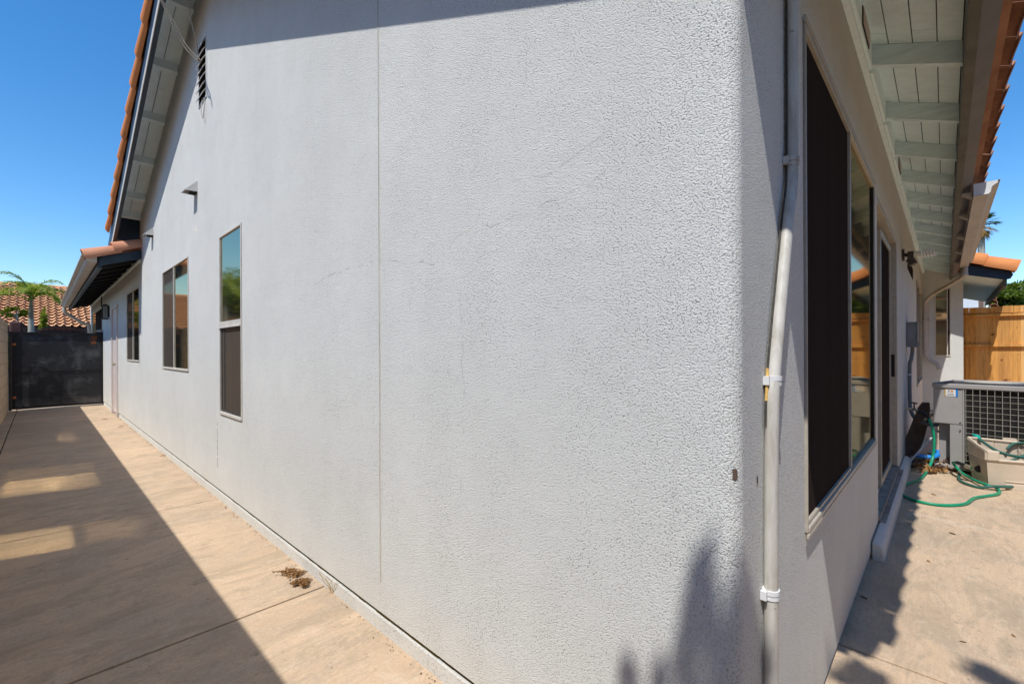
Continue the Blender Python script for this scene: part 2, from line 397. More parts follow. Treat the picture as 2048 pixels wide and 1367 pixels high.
wm.mat(0)
panel(wm, fl, [HY+R0, 17.6], [.091, 2.3], LW)
panel(wm, fr, [HX+R0, 11.8], [.03, 2.3], RW)
# gable above the openings, then the lower wing top
wm.add([(HX,HY+R0,2.3),(HX,8.35,2.3),(HX,8.35,deck(8.35)+.05),(HX,YR,ZR+.05),(HX,HY+R0,deck(HY+R0)+.05)], [(4,3,2,1,0)])
wm.quad((HX,8.35,2.3),(HX,17.6,2.3),(HX,17.6,2.62),(HX,8.35,2.62))
wm.quad((HX,17.6,0),(3,17.6,0),(3,17.6,2.7),(HX,17.6,2.62))
wm.quad((HX+R0,HY,2.3),(11.8,HY,2.3),(11.8,HY,zt+.05),(HX+R0,HY,zt+.05))
K = 7                                           # rounded corner
for i in range(K):
    a0 = PI/2*i/K; a1 = PI/2*(i+1)/K
    p = lambda a: (HX+R0-R0*math.cos(a), HY+R0-R0*math.sin(a))
    p0 = p(a0); p1 = p(a1)
    wm.quad((*p0,.05),(*p1,.05),(*p1,zt+.08),(*p0,zt+.08))
# the wing at the far end of the patio, facing back
fw_ = lambda u, z, d: (11.8+d, u, z)
panel(wm, fw_, [-.25, HY], [.03, 2.7], [(-.085,.135,1.06,2.34,.05)])
wm.quad((11.8,HY,2.7),(11.8,-.25,2.7),(11.8,-.25,2.85),(11.8,HY,3.1))
wm.quad((11.8,-.25,.03),(16,-.25,.03),(16,-.25,2.7),(11.8,-.25,2.7))
wm.build('wall', 'stucco', house)
# foundation strip and the dirt in the joint under the stucco
fd = MB(); fd.box(1.006, 1.2, .33, 10.98, -.03, .064); fd.box(1.006, 1.2, 11.95, 17.6, -.03, .064)
fd.box(1.04, 11.8, HY+.012, .5, -.03, .028)
fd.build('foundation', 'stucco', house, bevel=.004)
jd = MB()
yy = .33
while yy < 17.5:
    st = .03+.012*yy; xx = 1.016+rnd(-.003,.003); z1 = .0908+rnd(-.003,0)
    if not (10.95 < yy < 11.95): jd.box(xx, 1.1, yy, yy+st+.001, .058, z1)
    yy += st
jd.build('weep_joint', 'moss_dirt', house)
# expansion joints in the stucco
cj = MB(); zz = .22
while zz < 3.2:
    h = rnd(.05, .22); wdt = .0025+rnd(0,.0012); cj.box(.9985, 1.02, 1.733-wdt, 1.733+wdt, zz, min(zz+h,3.2)); zz += h
cj.build('control_joint', 'trim_cream', house)
cj = MB(); zz = .22
while zz < 3.2:
    h = rnd(.05, .3); wdt = .001+rnd(0,.0012); cj.box(.9982, 1.02, 1.7365, 1.7365+wdt, zz, min(zz+h,3.2)); zz += h
zz = .26
while zz < .62: h = rnd(.03,.1); cj.box(.9985,1.02,4.287,4.289,zz,zz+h*.8); zz += h
cj.build('control_joint', 'moss_dirt', house)
# hairline cracks
def crack(pts, wd=.00050):
    mb = MB()
    for (y0,z0),(y1,z1) in zip(pts[:-1], pts[1:]):
        k = max(2, int(math.hypot(y1-y0, z1-z0)/.03)); py, pz = y0, z0
        for i in range(1, k+1):
            ny = y0+(y1-y0)*i/k+rnd(-.008,.008); nz = z0+(z1-z0)*i/k+rnd(-.008,.008)
            ww = wd*rnd(.4,1.6)
            if random.random() < .38: py, pz = ny, nz; continue
            mb.quad((.9988,py,pz-ww),(.9988,ny,nz-ww),(.9988,ny,nz+ww),(.9988,py,pz+ww)); mb.quad((.9987,py-ww,pz),(.9987,ny-ww,nz),(.9987,ny+ww,nz),(.9987,py+ww,pz))
            py, pz = ny, nz
    mb.build('crack', 'crack_grey', house)
random.seed(99)
crack([(3.45,1.62),(3.0,1.60),(2.7,1.63)], .0003); crack([(.95,1.72),(.80,1.70),(.60,1.76)], .0003)
crack([(2.45,1.55),(2.2,1.58),(1.75,1.59),(1.35,1.52),(1.2,1.60),(.98,1.60),(.75,1.63),(.60,1.66)])
crack([(3.6,2.16),(3.45,2.30),(3.2,2.5)]); crack([(2.9,2.9),(2.6,3.0),(2.4,3.05)], .0003)
crack([(1.20,1.45),(1.19,1.1),(1.195,.7)], .00035)

# ---- windows of the left wall
def win_left(y0, y1, z0, z1, mull, lab, dark_side=None, sashes=None):
    X0, X1, g = .994, 1.03, .013
    f = MB()
    f.box(X0,X1,y0,y0+g,z0,z1); f.box(X0,X1,y1-g,y1,z0,z1); f.box(X0,X1,y0+g,y1-g,z1-g,z1); f.box(X0-.004,X1,y0+g,y1-g,z0,z0+.022)
    wnd = f.build('window', 'trim_cream', house, label=lab, bevel=.002)
    return wnd
w3 = win_left(3.63, 4.20, .705, 2.12, None, 'tall two-part window with a blue sky reflection above and a dark screen below')
f = MB(); f.box(.991,1.03,3.643,4.187,1.392,1.436); f.box(.986,.991,3.643,4.187,1.385,1.398); f.build('meeting_rail', 'trim_cream', w3, bevel=.002)
MB().quad((1.005,3.643,1.436),(1.005,4.187,1.436),(1.005,4.187,2.107),(1.005,3.643,2.107)).build('pane', 'glass', w3)
MB().quad((1.026,3.643,.727),(1.026,4.187,.727),(1.026,4.187,1.392),(1.026,3.643,1.392)).build('pane', 'glass_interior', w3)
f = MB()
for a, b, c_, d in [(3.643,3.663,.727,1.392),(4.165,4.187,.727,1.392),(3.663,4.165,.727,.745),(3.663,4.165,1.374,1.392),(4.09,4.105,.755,1.365)]: f.box(1.004,1.02,a,b,c_,d)
f.build('screen_frame', 'frame_dark', w3)
MB().quad((1.0075,3.66,.74),(1.0075,4.168,.74),(1.0075,4.168,1.378),(1.0075,3.66,1.378)).build('screen', 'screen_mesh', w3)
w2 = win_left(5.30, 6.63, 1.01, 2.13, None, 'wide sliding window with a faded screen on its far half, in the middle of the side wall')
MB().box(.996,1.03,5.992,6.012,1.032,2.117).build('mullion', 'trim_cream', w2)
MB().quad((1.005,5.313,1.032),(1.005,5.992,1.032),(1.005,5.992,2.117),(1.005,5.313,2.117)).build('pane', 'glass', w2)
MB().quad((1.004,6.012,1.032),(1.004,6.617,1.032),(1.004,6.617,2.117),(1.004,6.012,2.117)).build('screen', 'screen_mesh', w2)
w1 = win_left(8.43, 9.79, 1.06, 2.16, None, 'sliding window under the low eave, half in shadow')
MB().box(.996,1.03,9.09,9.11,1.082,2.147).build('mullion', 'trim_cream', w1)
MB().quad((1.005,8.443,1.082),(1.005,9.09,1.082),(1.005,9.09,2.147),(1.005,8.443,2.147)).build('pane', 'glass', w1)
MB().quad((1.004,9.11,1.082),(1.004,9.777,1.082),(1.004,9.777,2.147),(1.004,9.11,2.147)).build('screen', 'screen_mesh', w1)
w0 = win_left(14.07, 16.88, 1.02, 2.24, None, 'half-hidden window beyond the black gate')
MB().quad((1.005,15.9,1.045),(1.005,16.865,1.045),(1.005,16.865,2.225),(1.005,15.9,2.225)).build('pane', 'glass', w0)
MB().quad((1.004,14.09,1.045),(1.004,15.9,1.045),(1.004,15.9,2.225),(1.004,14.09,2.225)).build('screen', 'dark_screen', w0)
# ---- side door
dr = MB().box(1.005,1.045,11.05,11.88,.04,2.04).build('side_door', 'door_paint', house, label='plain pale door at the far end of the side wall')
f = MB(); f.box(.975,1.03,11.0,11.05,.0,2.085); f.box(.975,1.03,11.88,11.93,.0,2.085); f.box(.975,1.03,11.05,11.88,2.04,2.085); f.build('casing', 'door_paint', dr, bevel=.003)
f = MB(); f.tube([(1.005,11.11,.98),(.955,11.11,.98)], .012, 8); f.tube([(.955,11.11,.98),(.93,11.11,.98)], .028, 10); f.build('door_knob', 'brass', dr, smooth=True)
# ---- gable vent
vt = thing('gable_vent', (1.0,4.6,3.4), '', ''); del vt['category']; del vt['label']; vt.parent = house; vt.location = (0, 4.29, 3.4)
bpy.context.view_layer.update()
gv = MB(); gv.box(.994,1.01,4.56,4.585,3.39,3.95); gv.box(.994,1.01,4.835,4.86,3.39,3.95); gv.box(.994,1.01,4.585,4.835,3.925,3.95); gv.box(.994,1.01,4.585,4.835,3.39,3.41)
bpy.data.objects.remove(vt)
vt = gv.build('gable_vent', 'stucco_smooth', house)
MB().quad((.999,4.585,3.41),(.999,4.835,3.41),(.999,4.835,3.925),(.999,4.585,3.925)).build('opening', 'dark_hole', vt)
for k in range(7):
    z = 3.425+k*.072; MB().hexa([(.972,4.587,z),(.998,4.587,z+.045),(.998,4.833,z+.045),(.972,4.833,z),(.970,4.587,z+.008),(.996,4.587,z+.053),(.996,4.833,z+.053),(.970,4.833,z+.008)]).build('louver', 'gutter_metal', vt)
# ---- small vent hoods
for (yc, zc) in ((4.98, 2.70), (7.30, 2.72)):
    h = MB(); d = .10; wv_ = .065
    a = [(.999,yc-wv_,zc+.06),(.999,yc+wv_,zc+.06),(.999-d,yc+wv_,zc-.045),(.999-d,yc-wv_,zc-.045)]
    h.add(a+[(.999,yc-wv_,zc-.04),(.999,yc+wv_,zc-.04)], [(0,1,2,3),(0,3,4),(1,5,2)])
    hd = h.build('vent_hood', 'light_metal', house, label='small pale vent hood nearer the tall window' if yc < 6 else 'small pale vent hood nearer the low roof')
    MB().box(.945,.998,yc-.045,yc+.045,zc-.05,zc-.042).build('damper', 'dark_hole', hd)

# ---- rake (gable overhang) on the left wall
XO, XI = .718, .752                                # barge board faces
def rake_prism(x0, x1, h0, h1, y0=-.11, y1=8.30):
    mb = MB()
    for a, b in ((y0, .42), (.42, YR), (YR, y1)):
        dip = h0 < -.25
        ha = h0*.5 if (dip and a < 0) else (h0-.03 if dip and a < .5 else (-.26 if dip and a == YR and b < YR else h0))
        hb = (h0-.03 if b < .5 else (-.25 if b == YR else h0)) if dip and b <= YR else h0
        pts = [(x0,a,deck(a)+ha),(x0,b,deck(b)+hb),(x0,b,deck(b)+h1),(x0,a,deck(a)+h1)]
        mb.prism(pts, (x1-x0,0,0))
    return mb
rake_prism(XO, XI, -.31, .03, -.11, 9.12).build('barge_board', 'navy_paint', house)
rake_prism(XO-.006, XO-.001, -.305, -.235, .45, 9.05).build('drip_strip', 'trim_cream', house)  # cream strip puts the barge face's sunlit lower edge into colour
sf = MB()
for x0, x1 in ((XI+.001, .872), (.878, 1.02)):
    for a, b in ((-.06, YR), (YR, 8.36)):
        sf.prism([(x0,a,deck(a)),(x0,b,deck(b)),(x0,b,deck(b)+.02),(x0,a,deck(a)+.02)], (x1-x0,0,0))
sf.build('rake_soffit', 'rake_soffit_paint', house)
MB().prism([(XI+.001,8.36,deck(8.36)-.32),(XI+.001,9.1,deck(9.1)-.25),(XI+.001,9.1,deck(9.1)),(XI+.001,8.36,deck(8.36))], (.99-XI,0,0)).build('valley_board', 'navy_paint', house)  # dark panel closing the gap behind the low roof tiles
k = 0
for yc in [5.00,5.70,6.40,7.10,7.80,8.22]+[4.2,3.5,2.8,2.1,1.4,.7]:
    s = SLL if yc > YR else -SLR; hw = .019
    pts = [(XI+.001,yc-hw,deck(yc-hw)-.001),(XI+.001,yc+hw,deck(yc+hw)-.001),(XI+.001,yc+hw,deck(yc+hw)-.085),(XI+.001,yc-hw,deck(yc-hw)-.085)]
    MB().prism(pts, (.99-XI,0,0)).build('outlooker', 'rake_soffit_paint', house, bevel=.002)
# ---- roof deck and tiles on top
rf = MB()
for a, b in ((-.12, YR), (YR, 8.9)):
    rf.prism([(XO,a,deck(a)+.03),(XO,b,deck(b)+.03),(XO,b,deck(b)+.05),(XO,a,deck(a)+.05)], (12,0,0))
roof = rf.build('roof', 'fascia_bottom_paint', house)
def tile_field(mb, o, du, dw, nrm, nu, nw, cw=.30, rl=.37, amp=.05, prof=7, lift=.022, jit=.004):
    o = Vector(o); du = Vector(du).normalized(); dw = Vector(dw).normalized(); nrm = Vector(nrm).normalized()
    for i in range(nu):
        for j in range(nw):
            jx = rnd(-jit, jit); jz = rnd(-jit, jit)
            lo = []; hi = []; un = []
            for q in range(prof+1):
                t = q/prof; hgt = amp*(.5-.5*math.cos(2*PI*min(1, t/.62)))*(1 if t < .62 else 0)-(.012*math.sin(PI*(t-.62)/.38) if t > .62 else 0)
                b = o+du*((i+t)*cw+jx)
                lo.append(b+dw*(j*rl)+nrm*(hgt+lift+jz)); hi.append(b+dw*((j+1)*rl+.03)+nrm*(hgt+.002+jz)); un.append(b+dw*(j*rl+.004)+nrm*(hgt+lift+jz-.016))
            m = prof+1
            mb.add(lo+hi+un, [(q, q+1, m+q+1, m+q) for q in range(prof)]+[(2*m+q, 2*m+q+1, q+1, q) for q in range(prof)])
tr = MB(); n_ = Vector((0,-SLR,1)).normalized()
tile_field(tr, (.80,-.250,deck(-.25)+.06), (1,0,0), (0,1,SLR), n_, 36, 14, amp=.06)
tr.build('roof_tiles', 'terracotta_eave', roof, smooth=False)
tu = MB()          # clay closure strip and pan undersides of the eave course
zb_ = deck(-.2)+.045
x = .78
while x < 11.7:
    L = rnd(.9, 1.6); tu.prism([(x,-.167,2.60),(x,-.205,2.615),(x,-.210,zb_+.03),(x,-.150,zb_+.06)], (min(L,11.75-x),0,0)); x += L
tu.build('eave_closure', 'terracotta_eave', roof)
tr = MB(); n_ = Vector((0,SLL,1)).normalized()
tile_field(tr, (11.9,8.95,deck(8.95)+.075), (-1,0,0), (0,-1,SLL), n_, 37, 11, amp=.07)
tr.build('roof_tiles', 'terracotta', roof)
# rake cover tiles: tapered half barrels
def barrel(mb, p, d, side, upv, L, r0, r1, th=.012, seg=10, a0=-.15, a1=1.0):
    p = Vector(p); d = Vector(d).normalized(); side = Vector(side).normalized(); upv = Vector(upv).normalized(); b = len(mb.v)
    for i, (q, r) in enumerate(((p, r0), (p+d*L*.5, (r0+r1)/2), (p+d*L, r1))):
        for rr in (r, r-th):
            for k in range(seg+1):
                an = PI*(a0+(a1-a0)*k/seg); mb.v.append(tuple(q+side*math.cos(an)*rr+upv*math.sin(an)*rr))
    m = seg+1
    def F(*a): mb.f.append([b+x for x in a]); mb.m.append(mb.cur)
    for i in range(2):
        for k in range(seg):
            o0 = i*2*m; o1 = (i+1)*2*m
            F(o0+k, o0+k+1, o1+k+1, o1+k); F(o0+m+k, o1+m+k, o1+m+k+1, o0+m+k+1)
        F(i*2*m, (i+1)*2*m, (i+1)*2*m+m, i*2*m+m); F(i*2*m+seg, i*2*m+m+seg, (i+1)*2*m+m+seg, (i+1)*2*m+seg)
    for k in range(seg): F(k, m+k, m+k+1, k+1); F(4*m+k, 4*m+k+1, 5*m+k+1, 5*m+k)
tl = MB()
dL = Vector((0,-1,SLL)).normalized(); nL = Vector((0,SLL,1)).normalized(); y = 8.75
while y > YR+.1:
    barrel(tl, (.757+rnd(-.003,.003), y, deck(y)+.05+rnd(-.003,.003)), dL, (-1,0,0), nL, .43, .104, .082, a0=-.30)
    y -= .372
dR = Vector((0,1,SLR)).normalized(); nR = Vector((0,-SLR,1)).normalized(); y = -.20
while y < YR-.2:
    dz_ = 0 if y < .3 else .10+.10*(YR-y)/YR
    barrel(tl, (.757-(.035 if dz_ else 0)+rnd(-.003,.003), y, deck(y)+.05-dz_+rnd(-.004,.004)), dR, (-1,0,0), nR, .43, .100, .094, a0=-.40)
    y += .372
tl.build('rake_tile_course', 'terracotta_orange', roof, smooth=True)

# ---- right eave
RAF = [1.53+.765*i for i in range(14)]
YF = -.068                                       # inner face of fascia
fb = MB(); fb.box(.776, 11.75, YF-.038, YF, 2.485, 2.72)
fb.mat(1).box(.776, 11.75, YF-.036, YF-.001, 2.481, 2.4855)
fb.mat(0).prism([(.776,-.107,2.50),(.776,-.166,2.535),(.776,-.166,2.62),(.776,-.107,2.66)], (10.97,0,0))
fb.build('fascia', ['fascia_paint','fascia_bottom_paint'], house)
for i, x in enumerate(RAF):
    yy0, yy1 = YF+.001, HY-.001
    pts = [(x-.02,yy0,deck(yy0)-.001),(x-.02,yy1,deck(yy1)-.001),(x-.02,yy1,deck(yy1)-.108),(x-.02,yy0,deck(yy0)-.108)]
    MB().prism(pts, (.04,0,0)).build('rafter', 'rafter_paint', house, bevel=.002)
sb = MB(); ye = [YF+.002, .022, .112, .205, .300]
for a, b in zip(ye[:-1], ye[1:]):
    xx = .8
    while xx < 11.7:
        L = min(rnd(1.5,3.2), 11.75-xx); sb.prism([(xx,a+.002,deck(a)),(xx,b-.002,deck(b)),(xx,b-.002,deck(b)+.018),(xx,a+.002,deck(a)+.018)], (L-.003,0,0)); xx += L
sb.build('sheathing', 'soffit_paint', house)
MB().prism([(.8,YF,deck(YF)+.019),(.8,HY,deck(HY)+.019),(.8,HY,deck(HY)+.029),(.8,YF,deck(YF)+.029)], (10.9,0,0)).build('roof_felt', 'dark_hole', house)
for i, x in enumerate([.80]+RAF):
    x1 = (RAF+[11.8])[i]
    b = MB().box(x+.022, x1-.022, .270, .288, deck(.28)-.135, deck(.28)-.004).build('blocking', 'soffit_paint', house, bevel=.002)
    if i in (1, 2, 5):
        v = MB(); xa = x+.30; xb = x+.52
        if i == 1: xa, xb = 1.95, 2.12
        if i == 2: xa, xb = 2.62, 2.86
        v.box(xa, xb, .266, .2695, deck(.28)-.115, deck(.28)-.03)
        for q in range(int((xb-xa)/.016)): v.mat(1).box(xa+.006+q*.016, xa+.009+q*.016, .2635, .2658, deck(.28)-.113, deck(.28)-.032)
        for q in range(6): v.mat(1).box(xa, xb, .2615, .2633, deck(.28)-.108+q*.013, deck(.28)-.1055+q*.013)
        v.build('vent_screen', ['dark_hole','gutter_metal'], b)
MB().box(1.03, 11.79, .283, .3085, deck(.3)-.165, deck(.3)-.108).build('frieze_trim', 'soffit_paint', house, bevel=.002)
# ---- right gutter: open end, profile, downspout
def gutter_profile(o, wdir, s=1.):
    o = Vector(o); W = Vector(wdir); U = Vector((0,0,1))
    return [o+W*a*s+U*b*s for a, b in ((0,.10),(0,0),(.085,0),(.10,.02),(.104,.055),(.125,.072),(.147,.085),(.150,.100),(.138,.100))]
def sweep_profile(mb, pts, d, th=.0022):
    k = len(pts); d = Vector(d); c = sum(pts, Vector())/k
    for off in (0, th):
        P = [p+(c-p).normalized()*off for p in pts]
        mb.add(P+[p+d for p in P], [(i, i+1, k+i+1, k+i) for i in range(k-1)])
    P = pts; Q = [p+(c-p).normalized()*th for p in pts]
    mb.add(P+Q, [(i, i+1, k+i+1, k+i) for i in range(k-1)])
    return mb
g = MB(); gp = gutter_profile((5.22,-.172,2.43), (0,-1,0))
sweep_profile(g, gp, (4.75,0,.03)); 
far = [p+Vector((4.75,0,.03)) for p in gp]; g.add(far, [tuple(range(len(far)))])
gut = g.build('gutter', 'gutter_metal', house, label='pale rain gutter with an open cut end, above the patio')
ep_ = MB(); ep_.add([p+Vector((.012,0,0)) for p in gp], [tuple(range(len(gp)))]); ep_.build('end_cap', 'white_paint', gut)  # added white plate stands in for the gutter's sunlit inside
for x in (5.25, 6.1, 7.2, 8.3, 9.4):
    hb = MB(); hb.add([(x,-.106,2.47),(x,-.165,2.47),(x,-.165,2.43),(x+.10,-.106,2.47),(x+.10,-.165,2.47),(x+.10,-.165,2.43)], [(0,1,2),(3,5,4),(0,3,4,1),(0,2,5,3)]); hb.build('gutter_wedge', 'gutter_dark', gut)
dp = catmull([(9.9,-.23,2.47),(9.9,-.23,2.38),(10.02,-.20,2.32),(11.2,.13,2.20),(11.62,.235,2.12),(11.72,.255,2.0),(11.72,.258,1.2)], 6)
ds = MB().tube(dp, .034, 10, flat=1.25).build('downspout', 'gutter_metal', house, smooth=True, label='pale downspout bending into the inner corner by the wing')
el_ = MB(); ep = catmull([(11.72,.258,1.22),(11.72,.258,1.10),(11.70,.20,.98),(11.65,.10,.90),(11.62,.07,.80)], 8)
el_.tube(ep, .035, 10, radii=[.034+.004*(i % 2) for i in range(len(ep))]); el_.build('elbow', 'gutter_metal', ds)
MB().box(11.69,11.795,.20,.30,1.72,1.75).build('strap', 'gutter_metal', ds)
# ---- low roof over the far part of the side wall
SLW = .36
def lz(x): return 2.545-SLW*(1.0-x)              # underside of its deck
lb = MB(); lb.prism([(.56,8.20,lz(.56)-.02),(1.0,8.20,lz(1.0)-.02),(1.0,8.20,lz(1.0)+.10),(.56,8.20,lz(.56)+.10)], (0,.04,0))
lb.build('barge_board', 'navy_paint', house, bevel=.003)
MB().box(.545,.585,8.22,17.3,lz(.56)-.05,lz(.56)+.08).build('fascia', 'navy_paint', house, label='navy fascia behind the low gutter')
MB().prism([(.56,8.24,lz(.56)+.06),(1.05,8.24,lz(1.05)+.06),(1.05,8.24,lz(1.05)+.09),(.56,8.24,lz(.56)+.09)], (0,9.1,0)).build('low_roof_deck', 'black_paint', house)
y = 8.6
while y < 17.2:
    MB().prism([(.586,y,lz(.586)-.02),(.998,y,lz(.998)-.02),(.998,y,lz(.998)+.058),(.586,y,lz(.586)+.058)], (0,.04,0)).build('rafter', 'black_paint', house); y += .61
MB().box(.975,.999,8.25,17.3,lz(.99)-.055,lz(.99)-.025).build('frieze_trim', 'rafter_paint', house)
MB().box(.98,.9985,14.06,14.11,2.25,2.58).build('conduit', 'navy_paint', house)
g = MB(); gp = gutter_profile((.533,8.18,2.402), (-1,0,0))
sweep_profile(g, gp, (0,9.1,0)); g.add(gp, [tuple(range(len(gp)))]); g.add([p+Vector((0,9.1,0)) for p in gp], [tuple(range(len(gp)))])
g.build('gutter', 'gutter_metal', house, label='rain gutter along the low roof above the gate path')
dp = catmull([(.46,17.0,2.42),(.46,17.0,2.30),(.55,17.02,2.2),(.85,17.05,1.98),(.945,17.05,1.85),(.955,17.05,.3)], 6)
MB().tube(dp, .04, 8).build('downspout', 'gutter_metal', house, smooth=True, label='downspout beyond the gate')
# tiles: two big cover tiles along its near edge, field above
tl = MB(); dW = Vector((1,0,SLW)).normalized(); nW = Vector((-SLW,0,1)).normalized()
barrel(tl, (.405,8.22,lz(.40)+.135), dW, (0,-1,0), nW, .40, .105, .085, th=.014, seg=14, a0=-.12, a1=1.1)
barrel(tl, (.70,8.225,lz(.70)+.165), dW, (0,-1,0), nW, .42, .105, .09, th=.014, seg=14, a0=-.12, a1=1.1)
tl.build('edge_tile_course', 'terracotta_pink', roof, smooth=True)
tr = MB(); tile_field(tr, (.44,17.3,lz(.44)+.10), (0,-1,0), (1,0,SLW), nW, 30, 8, amp=.06, lift=.015)
tr.build('roof_tiles', 'terracotta', roof)
# ---- wing roof at the far right: barge, soffit and cover tile
XW = 11.2
def wz(y): return 2.70+SLW*(y+.25)
wb = MB(); wb.prism([(XW,-.30,wz(-.30)-.20),(XW,-.30,wz(-.30)-.02),(XW,-.80,wz(-.80)-.02),(XW,-.83,wz(-.83)-.06),(XW,-.80,wz(-.80)-.135),(XW,-.74,wz(-.74)-.17)], (.045,0,0))
wb.build('barge_board', 'navy_paint', house, label='navy barge board under the big orange tile')
ws = MB(); ws.prism([(XW+.046,-.22,wz(-.22)-.20),(XW+.046,-.72,wz(-.72)-.17),(XW+.046,-.72,wz(-.72)-.15),(XW+.046,-.22,wz(-.22)-.18)], (5,0,0)); ws.build('wing_soffit', 'rafter_paint', house)
MB().box(XW+.047, 16, -.76,-.722, wz(-.74)-.27, wz(-.74)-.04).build('fascia', 'fascia_bottom_paint', house, label='dark fascia on the wing')
tl = MB(); dd = Vector((0,1,SLW)).normalized(); nn_ = Vector((0,-SLW,1)).normalized()
barrel(tl, (XW+.02,-.87,wz(-.87)+.04), dd, (-1,0,0), nn_, .42, .155, .14, th=.016, seg=16, a0=-.12, a1=1.1)
barrel(tl, (XW+.02,-.50,wz(-.50)+.06), dd, (-1,0,0), nn_, .42, .155, .14, th=.016, seg=16, a0=-.12, a1=1.1)
barrel(tl, (XW+.02,-.14,wz(-.14)+.08), dd, (-1,0,0), nn_, .42, .155, .14, th=.016, seg=16, a0=-.12, a1=1.1)
tl.build('edge_tile_course', 'terracotta_orange', roof, smooth=True)
tr = MB(); tile_field(tr, (XW+.1,-.85,wz(-.85)+.02), (1,0,0), (0,1,SLW), nn_, 14, 5, amp=.06); tr.build('roof_tiles', 'terracotta', roof)
MB().prism([(XW+.05,-.80,wz(-.8)-.02),(XW+.05,.6,wz(.6)-.02),(XW+.05,.6,wz(.6)+.0),(XW+.05,-.80,wz(-.8)+.0)], (5,0,0)).build('wing_roof_deck', 'fascia_bottom_paint', house)

# ---- windows of the patio wall
g = .022
f = MB(); Y0, Y1 = .302, .345
f.box(1.615,1.624,Y0,Y1,.64,2.195); f.box(3.482,3.49,Y0,Y1,.64,2.195); f.box(1.624,3.482,Y0,Y1,2.175,2.195); f.box(1.624,3.482,Y0-.004,Y1,.64,.656)
f.box(1.60,3.50,.299,.3035,2.196,2.212); f.box(1.60,3.50,.297,.3035,.626,.638)
wr = f.build('window', 'frame_metal', house, label='large window by the drain pipe, near half a black screen, far half a mirror-like pane', bevel=.002)
MB().box(2.518,2.54,.304,.345,.669,2.172).build('mullion', 'frame_metal', wr)
MB().box(3.470,3.482,.308,.345,.667,2.172).build('gasket', 'black_paint', wr)
MB().quad((2.541,.316,.667),(3.470,.316,.667),(3.470,.316,2.172),(2.541,.316,2.172)).build('pane', 'glass', wr)
MB().quad((1.624,.314,.67),(2.518,.314,.67),(2.518,.314,2.175),(1.624,.314,2.175)).build('screen', 'dark_screen', wr)
f = MB(); f.box(1.624,2.518,.305,.316,.656,.670); f.build('screen_frame', 'frame_metal', wr)
# sliding door
f = MB(); f.box(3.70,3.725,.315,.44,.135,2.20); f.box(5.395,5.42,.315,.44,.135,2.20); f.box(3.725,5.395,.315,.44,2.165,2.20); f.box(3.725,5.395,.36,.44,.12,.145)
sd = f.build('sliding_door', 'frame_metal', house, label='sliding glass door with dark screen, beyond the large window', bevel=.002)
MB().quad((3.726,.41,.15),(4.50,.41,.15),(4.50,.41,2.165),(3.726,.41,2.165)).build('pane', 'glass', sd)
f = MB(); f.box(4.36,4.40,.385,.40,.15,2.165); f.box(4.44,4.475,.35,.372,.15,2.12); f.box(5.30,5.34,.35,.372,.15,2.12); f.box(4.475,5.30,.35,.372,2.08,2.12); f.box(4.475,5.30,.35,.372,.15,.20)
scd = f.build('screen_door', 'frame_metal', sd, bevel=.002)
MB().quad((4.476,.362,.2),(5.30,.362,.2),(5.30,.362,2.08),(4.476,.362,2.08)).build('screen', 'dark_screen', scd)
MB().box(5.31,5.335,.325,.35,.95,1.15).build('handle', 'black_paint', sd)
MB().box(3.70,5.42,.30,.36,.10,.13).build('threshold', 'dirty_sill', sd)
# stucco step under the door
st = MB(); prof = [(.305,-.03),(.305,.100),(.276,.096),(.256,.080),(.249,.055),(.246,-.03)]
st.prism([(3.28,a,b) for a, b in prof], (2.9,0,0)); st.build('door_step', 'stucco', house, smooth=True, bevel=.01)
MB().box(3.70,5.42,.272,.309,.098,.104).build('step_sill', 'dirty_sill', house)
# small high window and the narrow tall one, wing window
f = MB().box(6.95,8.25,.312,.345,2.12,2.30).build('window', 'frame_metal', house, label='small high window behind the floodlight')
MB().box(6.98,8.22,.308,.3119,2.14,2.28).build('pane', 'dark_screen', f)
f = MB(); f.box(9.2,9.23,.300,.35,.62,2.25); f.box(11.32,11.35,.300,.35,.62,2.25); f.box(9.23,11.32,.300,.35,2.22,2.25); f.box(9.23,11.32,.295,.35,.62,.66); f.box(10.2,10.24,.303,.35,.66,2.22)
f = f.build('window', 'frame_metal', house, label='tall window seen edge-on near the inner corner')
MB().quad((9.23,.33,.66),(10.2,.33,.66),(10.2,.33,2.22),(9.23,.33,2.22)).build('screen', 'dark_screen', f)
MB().quad((10.24,.33,.66),(11.32,.33,.66),(11.32,.33,2.22),(10.24,.33,2.22)).build('pane', 'glass', f)
f = MB(); f.box(11.79,11.83,-.085,-.07,1.06,2.34); f.box(11.79,11.83,.12,.135,1.06,2.34); f.box(11.79,11.83,-.07,.12,2.32,2.34); f.box(11.785,11.83,-.07,.12,1.06,1.08); f.box(11.80,11.83,-.045,-.03,1.08,2.32)
f = f.build('window', 'trim_cream', house, label='narrow window in the wing wall behind the air conditioner')
MB().quad((11.815,-.03,1.08),(11.815,.12,1.08),(11.815,.12,2.32),(11.815,-.03,2.32)).build('pane', 'glass', f)
MB().quad((11.812,-.07,1.08),(11.812,-.045,1.08),(11.812,-.045,2.32),(11.812,-.07,2.32)).build('screen', 'dark_screen', f)
